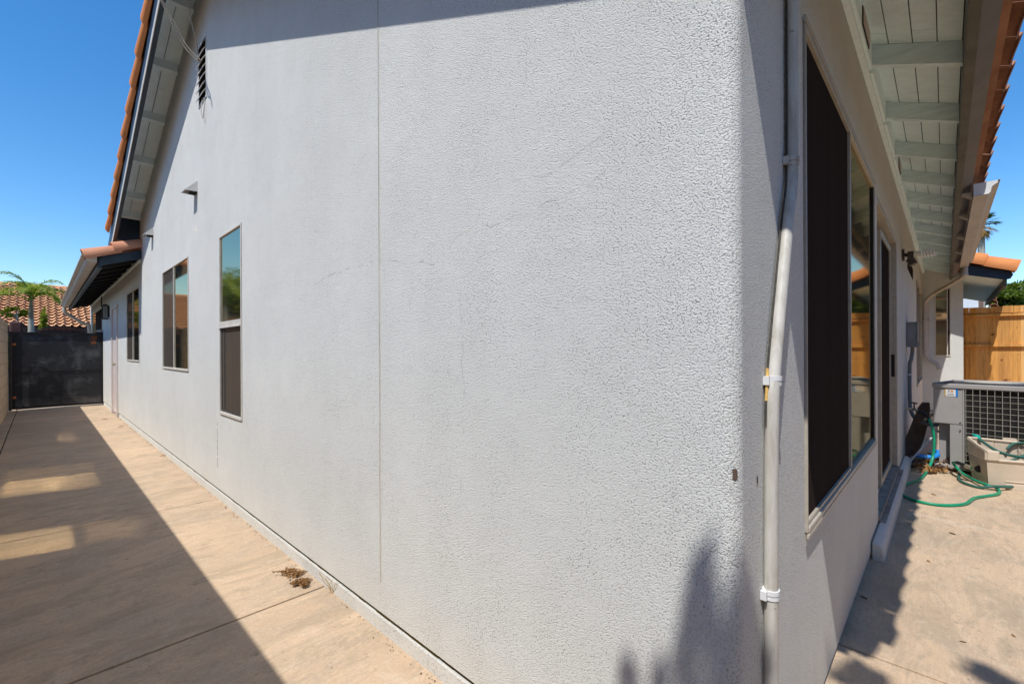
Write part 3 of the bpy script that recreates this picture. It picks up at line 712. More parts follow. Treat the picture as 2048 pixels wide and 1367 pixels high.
# chips in the stucco near the corner
def chip(c, ax, r, lab):
    mb = MB(); c = Vector(c)
    U = Vector((0,0,1)); S = Vector(ax)
    rim = []; inn = []
    for k in range(10):
        a = 2*PI*k/10; q = rnd(.7,1.2)
        rim.append(c+(S*math.cos(a)*r*.55+U*math.sin(a)*r)*q)
    mb.add(rim, [tuple(range(10))]); return mb.build('stucco_chip', 'bark_brown', house, smooth=False, label=lab)
chip((1.0085,.3188,.940), (.7,-.7,0), .012, 'dark chip right on the rounded corner')
chip((1.128,.3085,.905), (1,0,0), .011, 'dark chip beside the drain pipe')

# ---------------------------------------------------------------- things fixed to the house
dpz = thing('drain_pipe', (1.17,.285,0), 'off-white painted pipe clamped up the wall beside the house corner', 'pipe')
pp = catmull([(1.172,.293,-.01),(1.172,.293,.4),(1.176,.293,.8),(1.186,.293,1.02),(1.209,.293,1.16),(1.332,.292,1.52),(1.376,.292,1.62),(1.392,.293,1.72),(1.397,.293,2.0),(1.400,.293,2.80)], 8)
MB().tube([p+Vector((-.0125,.0105,0)) for p in pp[24:]], .003, 6).build('caulk', 'crack_dark', dpz, smooth=True)  # dark tube added as the shade in the gap behind the pipe
MB().tube(pp, .0148, 18).build('pipe', 'pipe_paint', dpz, smooth=True)
for zc, xc in ((.635,1.174),(1.127,1.203),(1.70,1.390)):
    c_ = MB(); c_.tube([(xc,.294,zc-.0005),(xc,.294,zc+.010)], .0188, 18); c_.tube([(xc,.294,zc-.012),(xc,.294,zc-.0035)], .0178, 18); c_.tube([(xc,.294,zc-.0036),(xc,.294,zc-.0004)], .0162, 18)
    c_.box(xc-.028,xc-.016,.296,.309,zc-.010,zc+.010); c_.build('clamp', 'white_paint' if zc < 1.5 else 'pipe_paint', dpz, smooth=True)
fm = MB(); fm.tube(catmull([(1.178,.303,1.080),(1.181,.302,1.11),(1.190,.303,1.145),(1.190,.304,1.155)], 4), .0035, 7); fm.build('foam_bead', 'foam', dpz, smooth=True)

lt = thing('wall_lantern', (1.0,12.55,1.9), 'black box lantern on the wall between the side door and the gate', 'wall lamp')
f = MB(); f.box(.985,.999,12.50,12.60,1.93,2.16); f.box(.955,.985,12.54,12.56,2.12,2.15); f.box(.885,.985,12.46,12.64,2.155,2.17)
f.add([(.885,12.46,2.17),(.985,12.46,2.17),(.985,12.64,2.17),(.885,12.64,2.17),(.935,12.55,2.205)], [(0,1,4),(1,2,4),(2,3,4),(3,0,4)])
for xx in (.893,.972):
    for y_ in (12.475,12.625): f.box(xx-.005,xx+.005,y_-.005,y_+.005,1.90,2.155)
f.box(.885,.98,12.465,12.635,1.885,1.90); f.box(.929,.935,12.468,12.476,1.90,2.155); f.build('lantern_frame', 'black_paint', lt)
MB().box(.899,.966,12.482,12.618,1.901,2.154).build('lantern_glass', 'lantern_glass', lt)

fl_ = thing('floodlight', (6.05,.31,2.13), 'bare spiral bulb in a bronze outdoor fitting beside the sliding door', 'outdoor lamp')
f = MB(); f.tube([(6.05,.308,2.15),(6.05,.29,2.15)], .06, 14); f.tube([(6.05,.29,2.15),(6.03,.25,2.14)], .018, 8); f.box(5.99,6.08,.22,.265,2.09,2.17); f.tube([(6.03,.25,2.10),(6.02,.22,2.04)], .035, 8); f.build('mount', 'bronze', fl_)
b0 = Vector((6.03,.225,2.145)); bd = Vector((-.10,-1,-.03)).normalized()
MB().tube([b0, b0+bd*.06], .026, 12).build('socket', 'bulb_white', fl_, smooth=True)
hl = []; s1 = bd.cross(Vector((0,0,1))).normalized(); s2 = bd.cross(s1)
for i in range(90): a = i/90*2*PI*4.5; hl.append(b0+bd*(.065+.10*i/90)+(s1*math.cos(a)+s2*math.sin(a))*(.040-.010*i/90))
MB().tube(hl, .010, 6).build('spiral_bulb', 'bulb_white', fl_, smooth=True)

eb = thing('disconnect_box', (6.75,.31,1.2), 'grey electrical box with conduit, on the patio wall by the narrow window', 'electrical box')
f = MB(); f.box(6.66,6.92,.225,.309,1.22,1.49); f.box(6.65,6.93,.215,.309,1.49,1.497); f.box(6.655,6.662,.23,.30,1.30,1.42); f.build('box', 'grey_box_metal', eb, bevel=.004)
f = MB(); f.box(6.655,6.925,.212,.2245,1.215,1.485); f.box(6.77,6.79,.202,.212,1.24,1.28); f.build('cover', 'grey_box_metal', eb, bevel=.003)
cp = catmull([(6.78,.262,1.22),(6.78,.262,1.17),(6.76,.272,1.08),(6.76,.285,1.0),(6.76,.285,.62),(6.70,.27,.50),(6.62,.22,.42),(6.5,.12,.40),(6.42,.04,.42)], 6)
MB().tube(cp, .018, 10).build('conduit', 'grey_box_metal', eb, smooth=True)
MB().tube([(6.76,.285,.90),(6.76,.285,.925)], .023, 10).build('coupling', 'light_metal', eb, smooth=True)

cw_ = thing('overhead_wires', (1.0,4.7,3.7), 'thin sagging wires running from the gable vent up past the rake', 'cable')
MB().tube(catmull([(.995,4.72,3.76),(.93,4.60,3.72),(.84,4.52,3.74),(.74,4.45,3.86),(.60,4.35,4.02),(.2,4.2,4.6)], 8), .006, 6).build('wire', 'cable', cw_, smooth=True)
MB().tube(catmull([(.995,4.74,3.75),(.92,4.60,3.70),(.83,4.52,3.715),(.73,4.45,3.83),(.60,4.34,4.0),(.2,4.19,4.6)], 8), .005, 6).build('wire', 'cable', cw_, smooth=True)
MB().tube(catmull([(.995,4.80,3.80),(.95,4.72,3.92),(.90,4.68,4.1),(.86,4.64,4.35)], 8), .004, 6).build('wire', 'cable', cw_, smooth=True)
MB().tube(catmull([(.992,4.68,3.42),(.975,4.66,3.30),(.98,4.63,3.22),(.985,4.60,3.30),(.99,4.62,3.40)], 6), .004, 5).build('wire_loop', 'cable', cw_, smooth=True)

# ---------------------------------------------------------------- side yard: block wall, gate
bw = thing('block_wall', (-.52,5,0), 'tan concrete block wall along the left edge of the path', 'wall')
MB().box(-.62,-.45,-3.2,13.78,-.05,1.72).build('wall', 'block_wall', bw)
MB().box(-.63,-.44,-3.2,13.78,1.72,1.79).build('wall_cap', 'block_wall', bw, bevel=.008)
gt = thing('gate', (.3,13.9,0), 'scuffed black sheet-metal gate closing the side path', 'gate')
MB().box(-.39,1.0,13.90,13.92,.055,1.60).build('sheet_panel', 'gate_sheet', gt)
f = MB(); f.box(-.40,1.01,13.875,13.925,1.60,1.635); f.box(-.40,1.01,13.88,13.899,.035,.075); f.box(-.40,-.355,13.875,13.899,.075,1.60); f.box(.965,1.0,13.88,13.899,.075,1.60); f.build('gate_frame', 'black_paint', gt)
f = MB(); f.box(-.448,-.405,13.86,13.93,0,1.64); f.build('post', 'black_paint', gt)
f = MB(); f.box(1.012,1.05,13.84,13.93,0,1.64); f.build('post', 'rust', gt, label='rusty gate post')
f = MB()
f.tube([(.325+.375*math.cos(PI*k/20)*1.0, 13.93, 1.635+.125*math.sin(PI*k/20)) for k in range(21)], .010, 6); f.build('arch_rail', 'black_paint', gt)
f = MB(); P_ = [(.325+.37*math.cos(PI*k/16), 13.945, 1.62+.13*math.sin(PI*k/16)) for k in range(17)]; f.prism(P_, (0,.006,0)); f.build('arch_panel', 'brown_paint', gt)
for k in range(7): x = .05+k*.09; f = MB().box(x-.005,x+.005,13.93,13.942,1.60,1.62+.12*math.sqrt(max(0,1-((x-.325)/.375)**2))); f.build('arch_bar', 'black_paint', gt)
f = MB(); f.box(.86,1.03,13.85,13.899,1.60,1.66); f.add([], []); f.build('latch_box', 'black_paint', gt, bevel=.01)
lc = MB()
for (x, z, r) in ((.93,1.68,.05),(.97,1.70,.045),(.99,1.66,.04)): lc.prism([(x+r*math.cos(2*PI*k/7)*rnd(.8,1.2),13.86,z+r*.7*math.sin(2*PI*k/7)*rnd(.8,1.2)) for k in range(7)], (0,.05,0))
lc.build('latch_cover', 'grey_metal', gt, bevel=.01)
f = MB(); [f.box(-.405,-.34,13.868,13.875,z,z+.05) for z in (.25,1.35)]; f.build('hinge', 'rust', gt)
f = MB(); f.box(-.355,.965,13.888,13.8995,.80,.812); f.box(.30,.312,13.888,13.8995,.08,.80); f.build('seam', 'black_paint', gt)
f = MB(); f.box(.80,.90,13.894,13.8995,1.50,1.57); f.box(.80,.88,13.894,13.8995,1.39,1.45); f.box(.84,.86,13.894,13.8995,1.45,1.50); f.build('rust_patch', 'rust', gt)
pb = thing('post_cap', (-.36,14.2,0), 'dark brown post rising behind the gate beside the block wall', 'post')
MB().box(-.44,-.25,14.15,14.32,-.02,1.86).build('post_body', 'brown_paint', pb, bevel=.03)

# ---------------------------------------------------------------- neighbours, trees
def leaves(mb, c, rad, n, s, seed=None, flatz=1., elong=1.6, shell=.35):
    R = random.Random(seed if seed is not None else len(mb.v)+3); c = Vector(c)
    for _ in range(n):
        while True:
            d = Vector((R.uniform(-1,1), R.uniform(-1,1), R.uniform(-1,1)))
            if shell < d.length < 1: break
        p = c+Vector((d.x*rad[0], d.y*rad[1], d.z*rad[2]))
        a = Vector((R.uniform(-1,1), R.uniform(-1,1), R.uniform(-1,.6))).normalized(); b = a.cross(Vector((R.uniform(-1,1), R.uniform(-1,1), R.uniform(-1,1)))).normalized()
        q = s*R.uniform(.6,1.3); mb.add([p-a*q*elong/2, p+b*q*.4, p+a*q*elong/2, p-b*q*.4], [(0,1,2,3)])
def crown(mb, c, rad, clumps, n, s, seed):
    R = random.Random(seed)
    for k in range(clumps):
        while True:
            d = Vector((R.uniform(-1,1), R.uniform(-1,1), R.uniform(-1,1)))
            if d.length < 1: break
        f = R.uniform(.25,.45)
        leaves(mb, (c[0]+d.x*rad[0]*.8, c[1]+d.y*rad[1]*.8, c[2]+d.z*rad[2]*.8), (rad[0]*f, rad[1]*f, rad[2]*f*.8), n, s, seed*97+k)
def trunk_mb(base, top, r0, r1, limbs, seed):
    R = random.Random(seed); mb = MB(); b = Vector(base); t = Vector(top)
    mb.tube(catmull([b, b.lerp(t,.35)+Vector((R.uniform(-.1,.1),R.uniform(-.1,.1),0)), b.lerp(t,.7), t], 4), r0, 9, radii=[r0+(r1-r0)*i/12 for i in range(13)])
    for _ in range(limbs):
        s0 = b.lerp(t, R.uniform(.45,.9)); e = s0+Vector((R.uniform(-1,1),R.uniform(-1,1),R.uniform(.3,1)))*(t-b).length*.38
        mb.tube([s0, s0.lerp(e,.5)+Vector((0,0,.05)), e], r1, 6, radii=[r1*.8, r1*.5, r1*.2])
    return mb
def tree(name, base, h, rad, clumps, n, s, mat, lab, seed, cat='tree', tr=.12, group=None):
    t = thing(name, base, lab, cat, group)
    b = Vector(base); trunk_mb(b, b+Vector((0,0,h)), tr, tr*.45, 7, seed).build('trunk', 'trunk_grey', t, smooth=True)
    c = MB(); crown(c, (b.x,b.y,b.z+h), rad, clumps, n, s, seed); c.build('crown', mat, t); return t
def shrub(base, rad, n, s, mat, lab, seed, name='shrub', cat='shrub', clumps=12):
    t = thing(name, base, lab, cat); c = MB(); b = Vector(base)
    crown(c, (b.x,b.y,b.z+rad[2]), rad, clumps, n, s, seed); c.build('foliage', mat, t)
    m = MB(); R = random.Random(seed)
    for _ in range(5): e = b+Vector((R.uniform(-.6,.6)*rad[0],R.uniform(-.6,.6)*rad[1],rad[2]*R.uniform(1,1.5))); m.tube([b, b.lerp(e,.5)+Vector((0,0,.08)), e], .02, 5, radii=[.025,.015,.006])
    m.build('stem', 'trunk_grey', t); return t
def frond(mb, base, az, elv, L, droop, leaf, n=34, seed=0):
    R = random.Random(seed); p = Vector(base); d = Vector((math.cos(az)*math.cos(elv), math.sin(az)*math.cos(elv), math.sin(elv))); pts = [p.copy()]
    for i in range(14):
        d = (d+Vector((0,0,-droop/14*(1+i*.12)))).normalized(); p = p+d*L/14; pts.append(p.copy())
    mb.tube(pts, .02, 5, radii=[.022*(1-i/16) for i in range(15)])
    side0 = Vector((-math.sin(az), math.cos(az), 0))
    for i in range(n):
        t = .16+.84*i/n; f = t*14; a = int(min(f, 13)); q = pts[a].lerp(pts[a+1], f-a); dd = (pts[a+1]-pts[a]).normalized()
        ll = leaf*(math.sin(PI*min(1,.12+t*.95))**.6)*R.uniform(.8,1.15)
        for sgn in (1,-1):
            sd_ = (side0*sgn*R.uniform(.7,1)+dd*.75+Vector((0,0,R.uniform(-.25,.45)))).normalized()
            m1 = q+sd_*ll*.5+Vector((0,0,-.02*ll)); m2 = q+sd_*ll+Vector((0,0,-.30*ll)); wv_ = dd*leaf*.045
            mb.add([q-wv_, q+wv_, m1+wv_, m1-wv_, m2], [(0,1,2,3),(3,2,4)])
def palm(base, h, r, nf, L, leaf, lab, seed, droop=1.45, elv=(.75,1.4)):
    t = thing('palm_tree', base, lab, 'palm tree'); b = Vector(base); R = random.Random(seed)
    T = MB(); T.tube([b+Vector((0,0,h*i/24)) for i in range(25)], r, 12, radii=[r*(1.05-.35*i/24)*(1+.05*(i % 2)) for i in range(25)]); T.build('trunk', 'trunk_grey', t, smooth=True)
    T = MB(); T.tube([b+Vector((0,0,h-.05)), b+Vector((0,0,h+.35)), b+Vector((0,0,h+.85))], r, 10, radii=[r*.72, r*.55, r*.3]); T.build('crownshaft', 'trunk_green', t, smooth=True)
    F = MB()
    for k in range(nf): frond(F, b+Vector((0,0,h+.62+.2*(k%2))), 2*PI*k/nf+R.uniform(-.2,.2), R.uniform(*elv), L*R.uniform(.8,1.1), droop*R.uniform(.8,1.2), leaf, seed=seed*31+k)
    F.build('crown', 'palm_green', t); return t
palm((-.22,24,0), 2.45, .105, 13, 1.5, .34, 'queen palm with arching fronds, standing behind the gate', 3)
palm((-4.1,25,0), 3.4, .16, 15, 2.0, .5, 'queen palm left of the block wall, reflected in the tall window', 9)
shrub((.35,25.5,0), (.55,.5,1.05), 130, .09, 'leaf_yellow_green', 'bright yellow-green bush right of the queen palm trunk', 4)
shrub((-.75,25.5,0), (.40,.4,1.0), 110, .09, 'leaf_yellow_green', 'bright yellow-green bush left of the queen palm trunk', 5)
shrub((.1,27,0), (.16,.2,1.75), 90, .08, 'leaf_yellow_green', 'thin climbing vine up the tiled roof next to the palm', 6, 'vine', 'vine', 14)
shrub((1.2,27.5,0), (.5,.4,1.05), 100, .09, 'leaf_yellow_green', 'low yellow-green bush under the tiled roof near the downspout', 14)
shrub((-4.6,22.5,0), (1.4,1.2,1.5), 220, .11, 'leaf_yellow_green', 'wide yellow-green shrub beyond the block wall', 7, clumps=22)
shrub((-3.0,23.5,0), (.9,.9,1.35), 180, .10, 'leaf_purple', 'dark purple-leaved shrub beyond the block wall', 8, clumps=18)
tree('tree', (-9,38,0), 5.4, (3.2,2.5,2.2), 26, 160, .22, 'leaf_green', 'round green tree behind the tiled roof at far left', 12)
shrub((-.55,24.6,2.35), (.42,.35,.30), 60, .07, 'leaf_yellow_green', 'ball of yellow-green leaves high on the queen palm trunk', 44, 'climbing_plant', 'climber', 8)
shrub((-2.0,31.5,0), (.8,.6,2.25), 130, .10, 'leaf_yellow_green', 'ivy mass covering the upper left of the tiled roof', 15, 'ivy', 'ivy', 20)
nb = thing('neighbour_house', (-5,38,0), 'neighbouring house with a wide orange tiled roof beyond the gate', 'house')
f = MB(); f.box(-15,3.6,34.6,48,0,2.55); f.build('wall', 'nbr_wall', nb)
f = MB(); f.box(-15.4,4.0,33.95,34.0,2.30,2.52); f.box(-15.4,4.0,34.0,34.6,2.48,2.5); f.build('fascia', 'brown_paint', nb)
f = MB(); f.prism([(-15.4,34,2.5),(-15.4,41,5.3),(-15.4,48,2.5)], (19.4,0,0)); f.build('roof_body', 'nbr_brown', nb)
tf = MB(); sl_ = .4; tile_field(tf, (-15.4,33.85,2.52), (1,0,0), (0,1,.4), (0,-.4,1), 65, 16, rl=.475, amp=.11, prof=7, jit=.01, lift=.10)
tf.build('roof_tiles', 'terracotta_far', nb)
f = MB()
for k in range(50): barrel(f, (-15.4+k*.39,41,5.36), (1,0,0), (0,-1,0), (0,0,1), .44, .13, .12, seg=6)
f.build('ridge_tile_course', 'terracotta_far', nb)

nb = thing('neighbour_house', (-8,2,0), 'tan neighbouring house with a low tiled roof close beyond the block wall', 'house')  # unseen house added to cut the blue sky fill on the side wall
MB().box(-13,-4.6,-6,9.5,0,2.6).build('wall', 'nbr_wall', nb)
MB().prism([(-4.0,-6.5,2.5),(-8.8,-6.5,4.5),(-13.6,-6.5,2.5)], (0,16.5,0)).build('roof', 'terracotta_far', nb)
MB().box(-4.05,-3.98,-6.5,10,2.36,2.52).build('fascia', 'brown_paint', nb)
for i,(tx,ty) in enumerate(((-10,-6),(-10.5,1),(-10,7))):  # trees added out of view to lower the sky fill further
    tree('tree', (tx,ty,0), 6.2, (2.2,2.8,2.4), 26, 110, .42, 'leaf_dark', ['tall dark tree behind the tan house, nearest the viewer','tall dark tree behind the middle of the tan house','tall dark tree behind the far end of the tan house'][i], 60+i)
# ---- fence beyond the patio
fx = 12.35
fc = thing('wood_fence', (fx,-2,0), 'golden cedar board fence behind the air conditioner', 'fence')
b = MB(); y = -.20; R = random.Random(2)
while y > -7.0:
    xo = R.uniform(-.003,.003); b.box(fx+xo, fx+xo+.018, y-.1405, y, .04, 1.90+R.uniform(-.012,.012)); b.box(fx+.022, fx+.024, y-.15, y+.01, .05, 1.88); y -= .142
b.build('board', 'fence_wood', fc, label='upright cedar boards')
b = MB(); y = -.20
while y > -7.0:
    b.box(fx-.02+R.uniform(-.004,.004), fx+.0, y-.138, y, 1.86, 1.975+R.uniform(-.012,.012)); y -= .142
b.build('top_trim', 'fence_wood', fc)
for z in (1.80, 1.235, .35): MB().box(fx-.05,fx-.001,-7.0,-.20,z,z+.045).build('rail', 'fence_wood', fc)
for y in (-1.95,-4.4,-6.8): MB().box(fx-.10,fx-.051,y-.09,y,0,1.85).build('post', 'fence_wood', fc)

# unseen fence and trees, added to keep blue sky light off the patio wall
sf_ = thing('wood_fence', (5,-3.4,0), 'weathered board fence closing the open side of the patio, opposite the large window', 'fence')
MB().box(-1.2,12.3,-3.42,-3.40,.03,2.0).build('board', 'fence_wood', sf_)
for z in (1.80,1.2,.35): MB().box(-1.2,12.3,-3.399,-3.36,z,z+.045).build('rail', 'fence_wood', sf_)
for i,(tx,ty) in enumerate(((.5,-6.2),(4.5,-6.6),(8.8,-6.4),(13,-7.5))):  # out-of-view trees added to block more blue sky
    tree('tree', (tx,ty,0), 3.6, (2.4,1.6,2.2), 26, 120, .36, 'leaf_dark', ['dense tree behind the side fence, nearest the house corner','dense tree behind the side fence, level with the large window','dense tree behind the side fence, level with the narrow window','dense tree behind the far end of the side fence'][i], 50+i, group=None)

nb = thing('neighbour_house', (27,-2,0), 'brown two-storey neighbour house with a white window, behind the fence', 'house')
f = MB(); f.box(26,33,-1.12,4,0,3.66); f.build('wall', 'nbr_brown', nb)
f = MB(); f.box(25.7,33.4,-1.35,4,3.66,3.80); f.build('fascia', 'gutter_dark', nb)
f = MB(); tile_field(f, (25.6,4,3.82), (0,-1,0), (1,0,.35), (-.35,0,1), 18, 8, amp=.07); f.build('roof_tiles', 'terracotta_far', nb)
f = MB().box(25.95,26.02,-.98,.6,2.5,3.50).build('window', 'white_paint', nb)
MB().box(25.94,25.949,-.93,-.55,2.55,3.45).build('pane', 'blind_white', f); MB().box(25.94,25.949,-.50,.55,2.55,3.45).build('pane', 'lantern_glass', f)
f = MB()
for k in range(5): barrel(f, (26.3,-1.28-.03*k,3.45-.17*k), (-1,0,.1), (0,-1,0), (0,0,1), .5, .15, .13, seg=8)
f.build('edge_tile_course', 'terracotta_pink', nb, smooth=True)
tree('tree', (31,-3.1,0), 3.6, (1.3,1.5,1.1), 26, 190, .14, 'leaf_green', 'mid green tree right of the brown house, above the fence', 21)
tree('tree', (29,-1.9,0), 3.3, (.9,.8,.75), 20, 170, .12, 'leaf_green', 'small bright tree between the brown house and the larger trees, above the fence', 24)
tree('tree', (35,-5.0,0), 4.3, (1.8,1.9,1.2), 26, 190, .15, 'leaf_dark', 'taller dark green tree at the right edge above the fence', 22)
tree('tree', (30,-8.5,0), 3.9, (2.0,2.0,1.3), 24, 170, .15, 'leaf_green', 'green tree farther along the fence, beyond the right edge', 23)
# fan palm far away
t = thing('palm_tree', (40,-1.65,0), 'tall fan palm far off, half hidden by the gutter', 'palm tree'); R = random.Random(5)
MB().tube([(40,-1.65,8.6*i/12) for i in range(13)], .2, 8, radii=[.22-.006*i for i in range(13)]).build('trunk', 'trunk_grey', t, smooth=True)
for mt_, e0, e1, cnt in (('leaf_dark', -.1, 1.3, 22), ('palm_dry', -1.35, -.5, 14)):
    F = MB()
    for k in range(cnt):
        az = R.uniform(0, 2*PI); e = R.uniform(e0, e1); d = Vector((math.cos(az)*math.cos(e), math.sin(az)*math.cos(e), math.sin(e))); p0 = Vector((40,-1.65,8.75)); hub = p0+d*R.uniform(.35,.5)
        F.tube([p0, hub], .02, 4); s = d.cross(Vector((0,0,1))).normalized(); u = s.cross(d)
        for j in range(13):
            a = (j-6)*.2; q = (d*math.cos(a)+s*math.sin(a)+u*R.uniform(-.08,.08)).normalized(); L = R.uniform(.5,.62)
            e_ = hub+q*L+Vector((0,0,-.10)); n2 = q.cross(u).normalized()*.028
            F.add([hub, hub+q*L*.5+n2, e_, hub+q*L*.5-n2], [(0,1,2,3)])
    F.build('crown' if cnt == 22 else 'dead_frond_skirt', mt_, t)

# ---- the tree behind the camera whose twigs throw the shadow by the corner
st_ = thing('garden_tree', (-1.5,-.35,0), 'young tree by the block wall whose twigs shade the house corner', 'tree')
S = Vector((.59,.155,-1.0))
WT = [(0.384,0.724),(0.384,0.696),(0.39,0.662),(0.395,0.632),(0.401,0.608),(0.368,0.626),(0.412,0.586),(0.379,0.589),(0.358,0.577),(0.338,0.564),(0.348,0.528),(0.328,0.516),(0.318,0.594),(0.308,0.682),(0.31,0.65),(0.313,0.617),(0.308,0.578),(0.308,0.537),(0.429,0.506),(0.418,0.478),(0.424,0.458),(0.568,0.392),(0.483,0.423),(0.35,.48),(.33,.44),(.36,.42),(.32,.40),(.395,.44)]
tips = [Vector((1.0,a,b)) for a, b in WT]+[Vector((a,.31,b)) for a, b in [(1.11,.58),(1.147,.506),(1.17,.43),(1.075,.64),(1.10,.5),(1.06,.55),(1.12,.42)]]
L_ = MB(); T_ = MB(); R = random.Random(11); top = Vector((-1.45,-.28,3.6))
T_.tube(catmull([(-1.5,-.35,0),(-1.52,-.32,1.5),(-1.48,-.30,2.8),top], 5), .06, 8, radii=[.07-.0030*i for i in range(16)])
for i, q in enumerate(tips):
    p = q-S*(3.95+R.uniform(-.25,.25))
    for _ in range(15):
        a = Vector((R.uniform(-.4,.4),R.uniform(-.5,.5),R.uniform(-1,1))).normalized(); b_ = a.cross(S).normalized(); c_ = p+Vector((R.uniform(-.012,.012),R.uniform(-.012,.012),R.uniform(-.02,.02)))
        l_ = R.uniform(.028,.045); L_.add([c_-a*l_, c_+b_*l_*.4, c_+a*l_, c_-b_*l_*.4], [(0,1,2,3)])
    if i % 3 == 0: T_.tube([top, top.lerp(p,.6)+Vector((0,0,-.06)), p+Vector((0,0,-.03))], .006, 5, radii=[.015,.008,.003])
for gx, gy, t0 in ((2.108,.202,5.1),(2.03,.252,5.1),(2.422,-.111,5.4),(2.386,-.15,5.4),(2.34,-.18,5.4),(2.06,.20,5.1)):
    p = Vector((gx,gy,0))-S*t0
    for _ in range(26):
        a = Vector((R.uniform(-1,1),R.uniform(-1,1),R.uniform(-1,1))).normalized(); b_ = a.cross(S).normalized(); c_ = p+Vector((R.uniform(-.05,.05),R.uniform(-.05,.05),R.uniform(-.05,.05))); l_ = R.uniform(.03,.06)
        L_.add([c_-a*l_, c_+b_*l_*.4, c_+a*l_, c_-b_*l_*.4], [(0,1,2,3)])
    T_.tube([top, top.lerp(p,.5), p], .008, 5, radii=[.018,.012,.004])
T_.build('trunk', 'trunk_grey', st_, smooth=True); L_.build('crown', 'leaf_green', st_)

# ---------------------------------------------------------------- air conditioner
az_ = math.radians(76); E = Vector((math.cos(az_), math.sin(az_), 0)); D = Vector((E.y,-E.x,0)); Z = Vector((0,0,1))   # E to the left along its face, D into its depth
P0 = Vector((6.14,-.124,.03))
ac = thing('air_conditioner', P0, 'grey outdoor air conditioner with a wire grille, by the wooden fence', 'air conditioner')
def aob(mb, e0, e1, d0, d1, z0, z1): return mb.obox(P0+E*e0+D*d0+Z*(z0-.03), E, D, Z, e1-e0, d1-d0, z1-z0)
f = MB(); aob(f, .002,.215,0,.62,.465,.815); f.build('control_panel', 'grey_metal', ac, bevel=.004, label='plain grey service panel with a small sticker')
f = MB(); aob(f, .0,.095,.004,.60,.06,.464); aob(f,.095,.20,.10,.60,.06,.464); aob(f,-1.05,.22,-.01,.63,.03,.06); f.build('cabinet', 'grey_metal', ac, bevel=.004)
f = MB(); aob(f,-.01,.0,-.004,.02,.06,.82); aob(f,-1.06,-1.03,-.004,.02,.06,.82); f.build('corner_post', 'grey_metal', ac)
f = MB(); aob(f,-1.03,-.012,.035,.6,.06,.82)
f.build('coil', 'black_paint', ac)
f = MB()
for k in range(44): aob(f,-1.03,-.012,.028,.034,.07+k*.017,.0765+k*.017)
f.build('coil_fins', 'frame_dark', ac)
f = MB()
for k in range(21): e = -.022-k*.0485; f.tube([P0+E*e+D*-.006+Z*.03, P0+E*e+D*-.006+Z*.785], .0020, 5)
for k in range(15): z = .045+k*.0525; f.tube([P0+E*-.014+D*-.001+Z*z, P0+E*-1.03+D*-.001+Z*z], .0018, 5)
f.build('wire_grille', 'wire_coating', ac)
f = MB(); aob(f,-1.06,.222,-.012,.0,.815,.855); aob(f,-1.06,.222,.61,.64,.815,.87); aob(f,.19,.224,.0,.61,.815,.862); aob(f,-1.06,-1.03,.0,.61,.815,.855); aob(f,-.50,-.44,.0,.61,.818,.858); aob(f,-1.03,.19,.0,.10,.835,.858); aob(f,-1.03,.19,.50,.61,.835,.866)
f.build('top_cover', 'grey_metal', ac, bevel=.004)
f = MB(); aob(f,-1.02,.185,.02,.60,.8585,.8625); f.build('fan_mat', 'frame_dark', ac)
f = MB()
for cx in (-.15,-.76):
    c0 = P0+E*cx+D*.30+Z*.842
    for r_ in (.05,.09,.13,.17,.205): f.tube([c0+(E*math.cos(2*PI*k/28)+D*math.sin(2*PI*k/28))*r_ for k in range(29)], .003, 4)
    for k in range(10): a = 2*PI*k/10; f.tube([c0+(E*math.cos(a)+D*math.sin(a))*.03, c0+(E*math.cos(a)+D*math.sin(a))*.21], .003, 4)
f.build('fan_guard', 'wire_coating', ac)
f = MB(); aob(f,-1.03,.19,.02,.60,.80,.812); f.build('fan_well', 'dark_hole', ac)
stn = lambda name, e0, e1, z0, z1, m, off=.002: (lambda q: (aob(q, e0, e1, -off, -off+.001, z0, z1), q.build(name, m, ac)))(MB())
stk = MB(); aob(stk, .035,.128,-.0022,-.0008,.735,.808); stk = stk.build('sticker', 'white_paint', ac)
f = MB(); aob(f,.120,.130,-.0035,-.0023,.735,.808); f.build('sticker_edge', 'straw_weed', stk)
f = MB(); aob(f,.033,.048,-.0035,-.0023,.733,.810); f.build('sticker_edge', 'blue_plastic', stk)
f = MB(); [aob(f,.062,.110,-.0033,-.0023,.744+.008*k,.747+.008*k) for k in range(3)]; aob(f,.092,.104,-.0033,-.0023,.775,.798); f.build('sticker_print', 'grey_metal', stk)
f = MB(); aob(f,.068,.084,-.0033,-.0023,.775,.795); f.build('sticker_print', 'terracotta_orange', stk)
f = MB(); [f.tube([P0+E*e+D*-.001+Z*z, P0+E*e+D*-.005+Z*z], .006, 8) for e, z in ((.018,.455),(.018,.38),(-.25,.80),(-.9,.80))]; f.build('screw', 'frame_dark', ac)
f = MB(); f.tube(catmull([P0+E*.20+D*.15+Z*.5, P0+E*.26+D*.18+Z*.5, P0+E*.34+D*.2+Z*.42], 5), .013, 8); f.tube([P0+E*.20+D*.15+Z*.58, P0+E*.25+D*.15+Z*.58], .016, 8); f.tube([P0+E*.20+D*.15+Z*.66, P0+E*.235+D*.15+Z*.66], .012, 8); f.build('line_valve', 'brass', ac, smooth=True)

